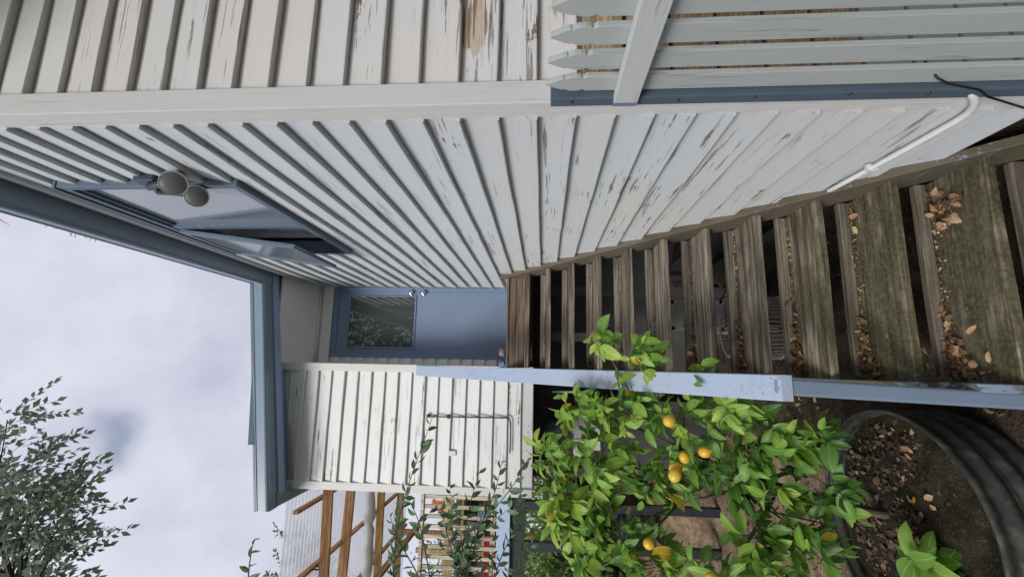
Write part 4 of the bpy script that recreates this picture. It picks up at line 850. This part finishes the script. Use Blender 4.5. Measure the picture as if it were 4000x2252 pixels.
# sandals on the landing
for i, (o_, rz, lb) in enumerate((((.035, 4.515, Z0 + .003), .25, 'blue sandal with dark straps lying at the left edge of the landing'), ((.115, 4.535, Z0 + .003), -.3, 'blue and tan sandal beside the other on the landing, sole against the sill'))):
    t = thing('sandal', o_, lb, 'sandal', 'sandals on the landing'); mw = Matrix.Translation(o_) @ Matrix.Rotation(rz, 4, 'Z')
    def tr(mb): mb.v = [tuple(mw @ Vector(v)) for v in mb.v]; return mb
    ol = [(.038 * math.sin(a) * (1 - .18 * math.cos(a)), .115 + .115 * -math.cos(a)) for a in [2 * math.pi * k / 20 for k in range(20)]]
    mb = MB(); mb.prism(ol, lambda p, q, t_: (p, q, t_ + .03 * ((q - .12) / .12) ** 2 * .6), [0, .022]); part('sole', tr(mb), M['denim'], t)
    mb = MB(); mb.prism([(.036 * math.cos(a), .07 + .045 * math.sin(a)) for a in [2 * math.pi * k / 12 for k in range(12)]], lambda p, q, t_: (p * (1.06 - .25 * t_ / .06), q, .022 + t_), [0, .03, .05]); part('upper', tr(mb), M['denim' if i == 0 else 'tan_leather'], t)
    for y_, h_ in ((.06, .062), (.115, .06), (.20, .075)):
        mb = MB(); mb.tube([(.037 * math.cos(a), y_ + .01 * math.sin(a), .02 + h_ * math.sin(a)) for a in [math.pi * k / 8 for k in range(9)]], .006, 6); part('strap', tr(mb), M['strap'] if y_ != .115 else M['tan_leather'], t, True)

# ---------------------------------------------------------------- leaf litter
DM = []; DP = []
for l, w, fo, cu_, wv in ((.05, .026, .5, 1.2, .05), (.065, .04, .3, .9, .06), (.04, .014, .6, 1.5, .03), (.035, .024, .2, .5, .05)):
    for mi in range(4):
        mb_, me = leaf_mesh('dry_leaf', l, w, DRY[mi], fo, cu_, 1., wv, 4); DM.append(me)
        if mi == 0: DP.append(proto(mb_))
def ploc(p, tilt=.35): return leaf_frame(p, Vector((rnd.gauss(0, 1), rnd.gauss(0, 1), rnd.gauss(0, tilt))), Vector((0, 0, 1)) + rv(tilt))
pl_ = []
for k in range(2, 13):
    y, z = Y0 - RUN * k, Z0 - RISE * k; amt = 20 + 16 * k
    for j in range(amt):     # thin line along the upstand
        pl_.append((rnd.choice((2, 3, 2)), rnd.choice((0, 0, 2, 1, 3)), ploc(Vector((rnd.uniform(-.01, .87), y + .28 - abs(rnd.gauss(0, .008 + .0012 * k)), z + .004 + rnd.random() * .006))) @ Matrix.Scale(rnd.uniform(.25, .55), 4)))
    for j in range(int(19 * max(0, k - 3) ** 1.35)):   # drift in the left corner
        u_ = abs(rnd.gauss(0, .12)); pl_.append((rnd.randrange(4), rnd.choice((0, 0, 0, 2, 1)), ploc(Vector((-.005 + u_, y + .28 - abs(rnd.gauss(0, .03 + .006 * max(0, k - 7))) * max(.3, 1 - u_ / .3), z + .006 + rnd.random() * .022)), .6) @ Matrix.Scale(rnd.uniform(.4, .85), 4)))
y, z = Y0 - RUN * 11, Z0 - RISE * 11
for j in range(60): pl_.append((rnd.randrange(4), rnd.choice((0, 1, 1, 2)), ploc(Vector((.73 + rnd.gauss(0, .045), y + .20 + rnd.gauss(0, .03), z + .004 + rnd.random() * .03)), .8) @ Matrix.Scale(rnd.uniform(.5, 1.0), 4)))
for k in (8, 9, 10):
    for j in range(16): pl_.append((2, 3, ploc(Vector((.70 + rnd.gauss(0, .05), Y0 - RUN * k + .265 + rnd.gauss(0, .01), Z0 - RISE * k + .01)), .4) @ Matrix.Scale(rnd.uniform(.3, .6), 4)))
stuff_leaves('leaf_litter', DP, pl_, DRY, None, 'brown leaf litter drifted along the backs of the stair treads', 'leaf litter')
pl_ = []
for j in range(1500):
    a = rnd.uniform(0, 6.28); r = .46 * math.sqrt(rnd.random()); x, y = r * math.cos(a), r * math.sin(a)
    if y < -.12 and rnd.random() < .92: continue
    pl_.append((rnd.randrange(4), rnd.choice((0, 2, 2, 2, 2, 2, 2, 1)), ploc(Vector((TC.x + x, TC.y + y, -1.807 + .045 * (1 - (r / .5) ** 2) + rnd.random() * .012)), .4) @ Matrix.Scale(rnd.uniform(.4, .95), 4)))
stuff_leaves('tub_leaf_litter', DP, pl_, DRY, None, 'dark rotting leaf litter on the soil inside the black tub', 'leaf litter')
pl_ = []
for j in range(3500):
    x, y = rnd.uniform(-4, 3), rnd.uniform(.5, 7); pl_.append((rnd.randrange(4), rnd.choice((0, 2, 2, 0, 1)), ploc(Vector((x, y, -2.04 + rnd.random() * .02)), .3) @ Matrix.Scale(rnd.uniform(.6, 1.2), 4)))
stuff_leaves('ground_leaf_litter', DP, pl_, DRY, None, 'scattered dead leaves on the bare ground around the stair', 'leaf litter')
big = leaf_mesh('dry_leaf', .085, .06, DRY[1], .35, 1.0, 1., .09, 6)[1]; big2 = leaf_mesh('dry_leaf', .095, .034, DRY[1], .5, .8, 1., .06, 6)[1]; big3 = leaf_mesh('dry_leaf', .075, .055, DRY[0], .3, 1.3, 1., .09, 6)[1]
def dry(me, p, d, up, sc, label):
    o = put('dry_leaf', me); o.matrix_world = leaf_frame(Vector(p), Vector(d), Vector(up)) @ Matrix.Scale(sc, 4); tag(o, label, 'leaf', 'large dry leaves on the stair')
T = lambda k: (Y0 - RUN * k, Z0 - RISE * k)
y, z = T(11)
for i, (dx, dy, me, lb) in enumerate(((.70, .17, big, 'pinkish curled leaf at the wall end of the lowest mossy tread'), (.745, .20, big3, 'brown crumpled leaf furthest back at the wall end of the lowest tread'), (.66, .215, big, 'tan leaf just below the pinkish one on the lowest mossy tread'), (.78, .165, big3, 'small brown leaf tucked against the wall stringer on the lowest mossy tread'), (.715, .235, big3, 'dark brown leaf at the back of the clump on the lowest mossy tread'), (.17, .15, big2, 'long orange leaf lying at the rail end of the lowest mossy tread'), (.10, .20, big, 'torn orange leaf against the upstand at the rail end of the lowest mossy tread'), (.05, .09, big2, 'pale long leaf at the very rail edge of the lowest mossy tread'), (.03, .14, big3, 'brown leaf heaped in the rail corner of the lowest mossy tread'))):
    dry(me, (dx, y + dy, z + .012 + .012 * (i % 3)), (rnd.uniform(-1, 1), rnd.uniform(-1, .4), .15), (rnd.uniform(-.4, .4), -.5, 1), rnd.uniform(.5, .8), lb)
y, z = T(10)
dry(big2, (.16, y + .11, z + .01), (1, .2, .05), (0, -.3, 1), .42, 'small tan bark chip alone on the second lowest mossy tread')
dry(big, (.79, y + .25, z + .02), (.3, -1, .1), (0, -.4, 1), .55, 'small orange leaf by the wall on the second lowest mossy tread')
dry(leaf_mesh('dry_leaf', .05, .026, DRY[3], .1, .3)[1], (.745, y + .235, z + .018), (-1, -.3, .0), (0, -.5, 1), .9, 'straw yellow oval leaf on the second lowest mossy tread')
for i in range(7):
    kk = 5 + i % 5; y, z = T(kk) 
# tiny green seedlings on the treads
for i, (k, x, dy, lb) in enumerate(((11, .42, .19, 'tiny green seedling in the middle of the lowest mossy tread'), (11, .27, .15, 'pale green seedling beside the leaf drift on the lowest mossy tread'), (8, .72, .25, 'tuft of green moss by the wall on a middle tread'))):
    y, z = T(k); t = thing('seedling', (x, y + dy, z), lb, 'seedling'); st = MB(); st.tube([(x, y + dy, z - .002), (x + .004, y + dy - .003, z + .022)], .0015, 5); part('stem', st, M['twig'], t)
    for j in range(5): put('leaf', LM[4 * 5 + 0], t, leaf_frame((x, y + dy, z + .02), Vector((math.cos(j * 1.3), math.sin(j * 1.3), .35)), (0, 0, 1)) @ Matrix.Scale(.24, 4))
# split lemon fallen on the soil
hl = thing('fallen_lemon', (-.59, 2.36, -1.79), 'orange half rotten lemon lying on the soil in the black tub', 'lemon')
mb = MB(); mb.lathe([(.0001, -.03), (.018, -.026), (.028, -.012), (.030, .002), (.024, .010), (.012, .012), (.0001, .011)], Matrix.Translation((-.59, 2.36, -1.775)) @ Matrix.Rotation(.5, 4, 'X'), 18); part('skin', mb, simple('rotten_lemon', (.72, .30, .02), .5), hl, True)

# ---------------------------------------------------------------- trees behind the photographer (they show in the door glass)
for i, (x, y, h_, r_, lb) in enumerate(((-2.5, -9.0, 11, 2.2, 'leafy tree standing behind the photographer to the left'), (2.0, -10.0, 12.0, 2.6, 'leafy tree standing straight behind the photographer'), (-5.0, -13.0, 8.0, 1.8, 'leafy tree standing far behind to the left of the photographer'))):
    t = thing('street_tree', (x, y, -2.05), lb, 'tree'); tk = MB(); tk.tube([(x, y, -2.1), (x + .1, y, 1), (x, y + .1, h_ * .6)], [.2, .15, .08], 10); part('trunk', tk, M['bark'], t, True)
    pl_ = []; lob = [Vector((x + rnd.gauss(0, r_ * .55), y + rnd.gauss(0, r_ * .5), h_ * .55 + rnd.uniform(-1.9, 2.2) * r_ / 1.5)) for _ in range(16)]
    BP = [simple_leaf(.34, .17)]
    for j in range(4200):
        q = rnd.choice(lob); o = rv(1).normalized() * (r_ / 1.7); pl_.append((0, rnd.randrange(2), leaf_frame(q + o * rnd.uniform(.4, 1.0), o + rv(.5), Vector((0, 0, 1)) + rv(.6)) @ Matrix.Scale(rnd.uniform(.7, 1.3), 4)))
    stuff_leaves('crown', BP, pl_, TREEL, t)
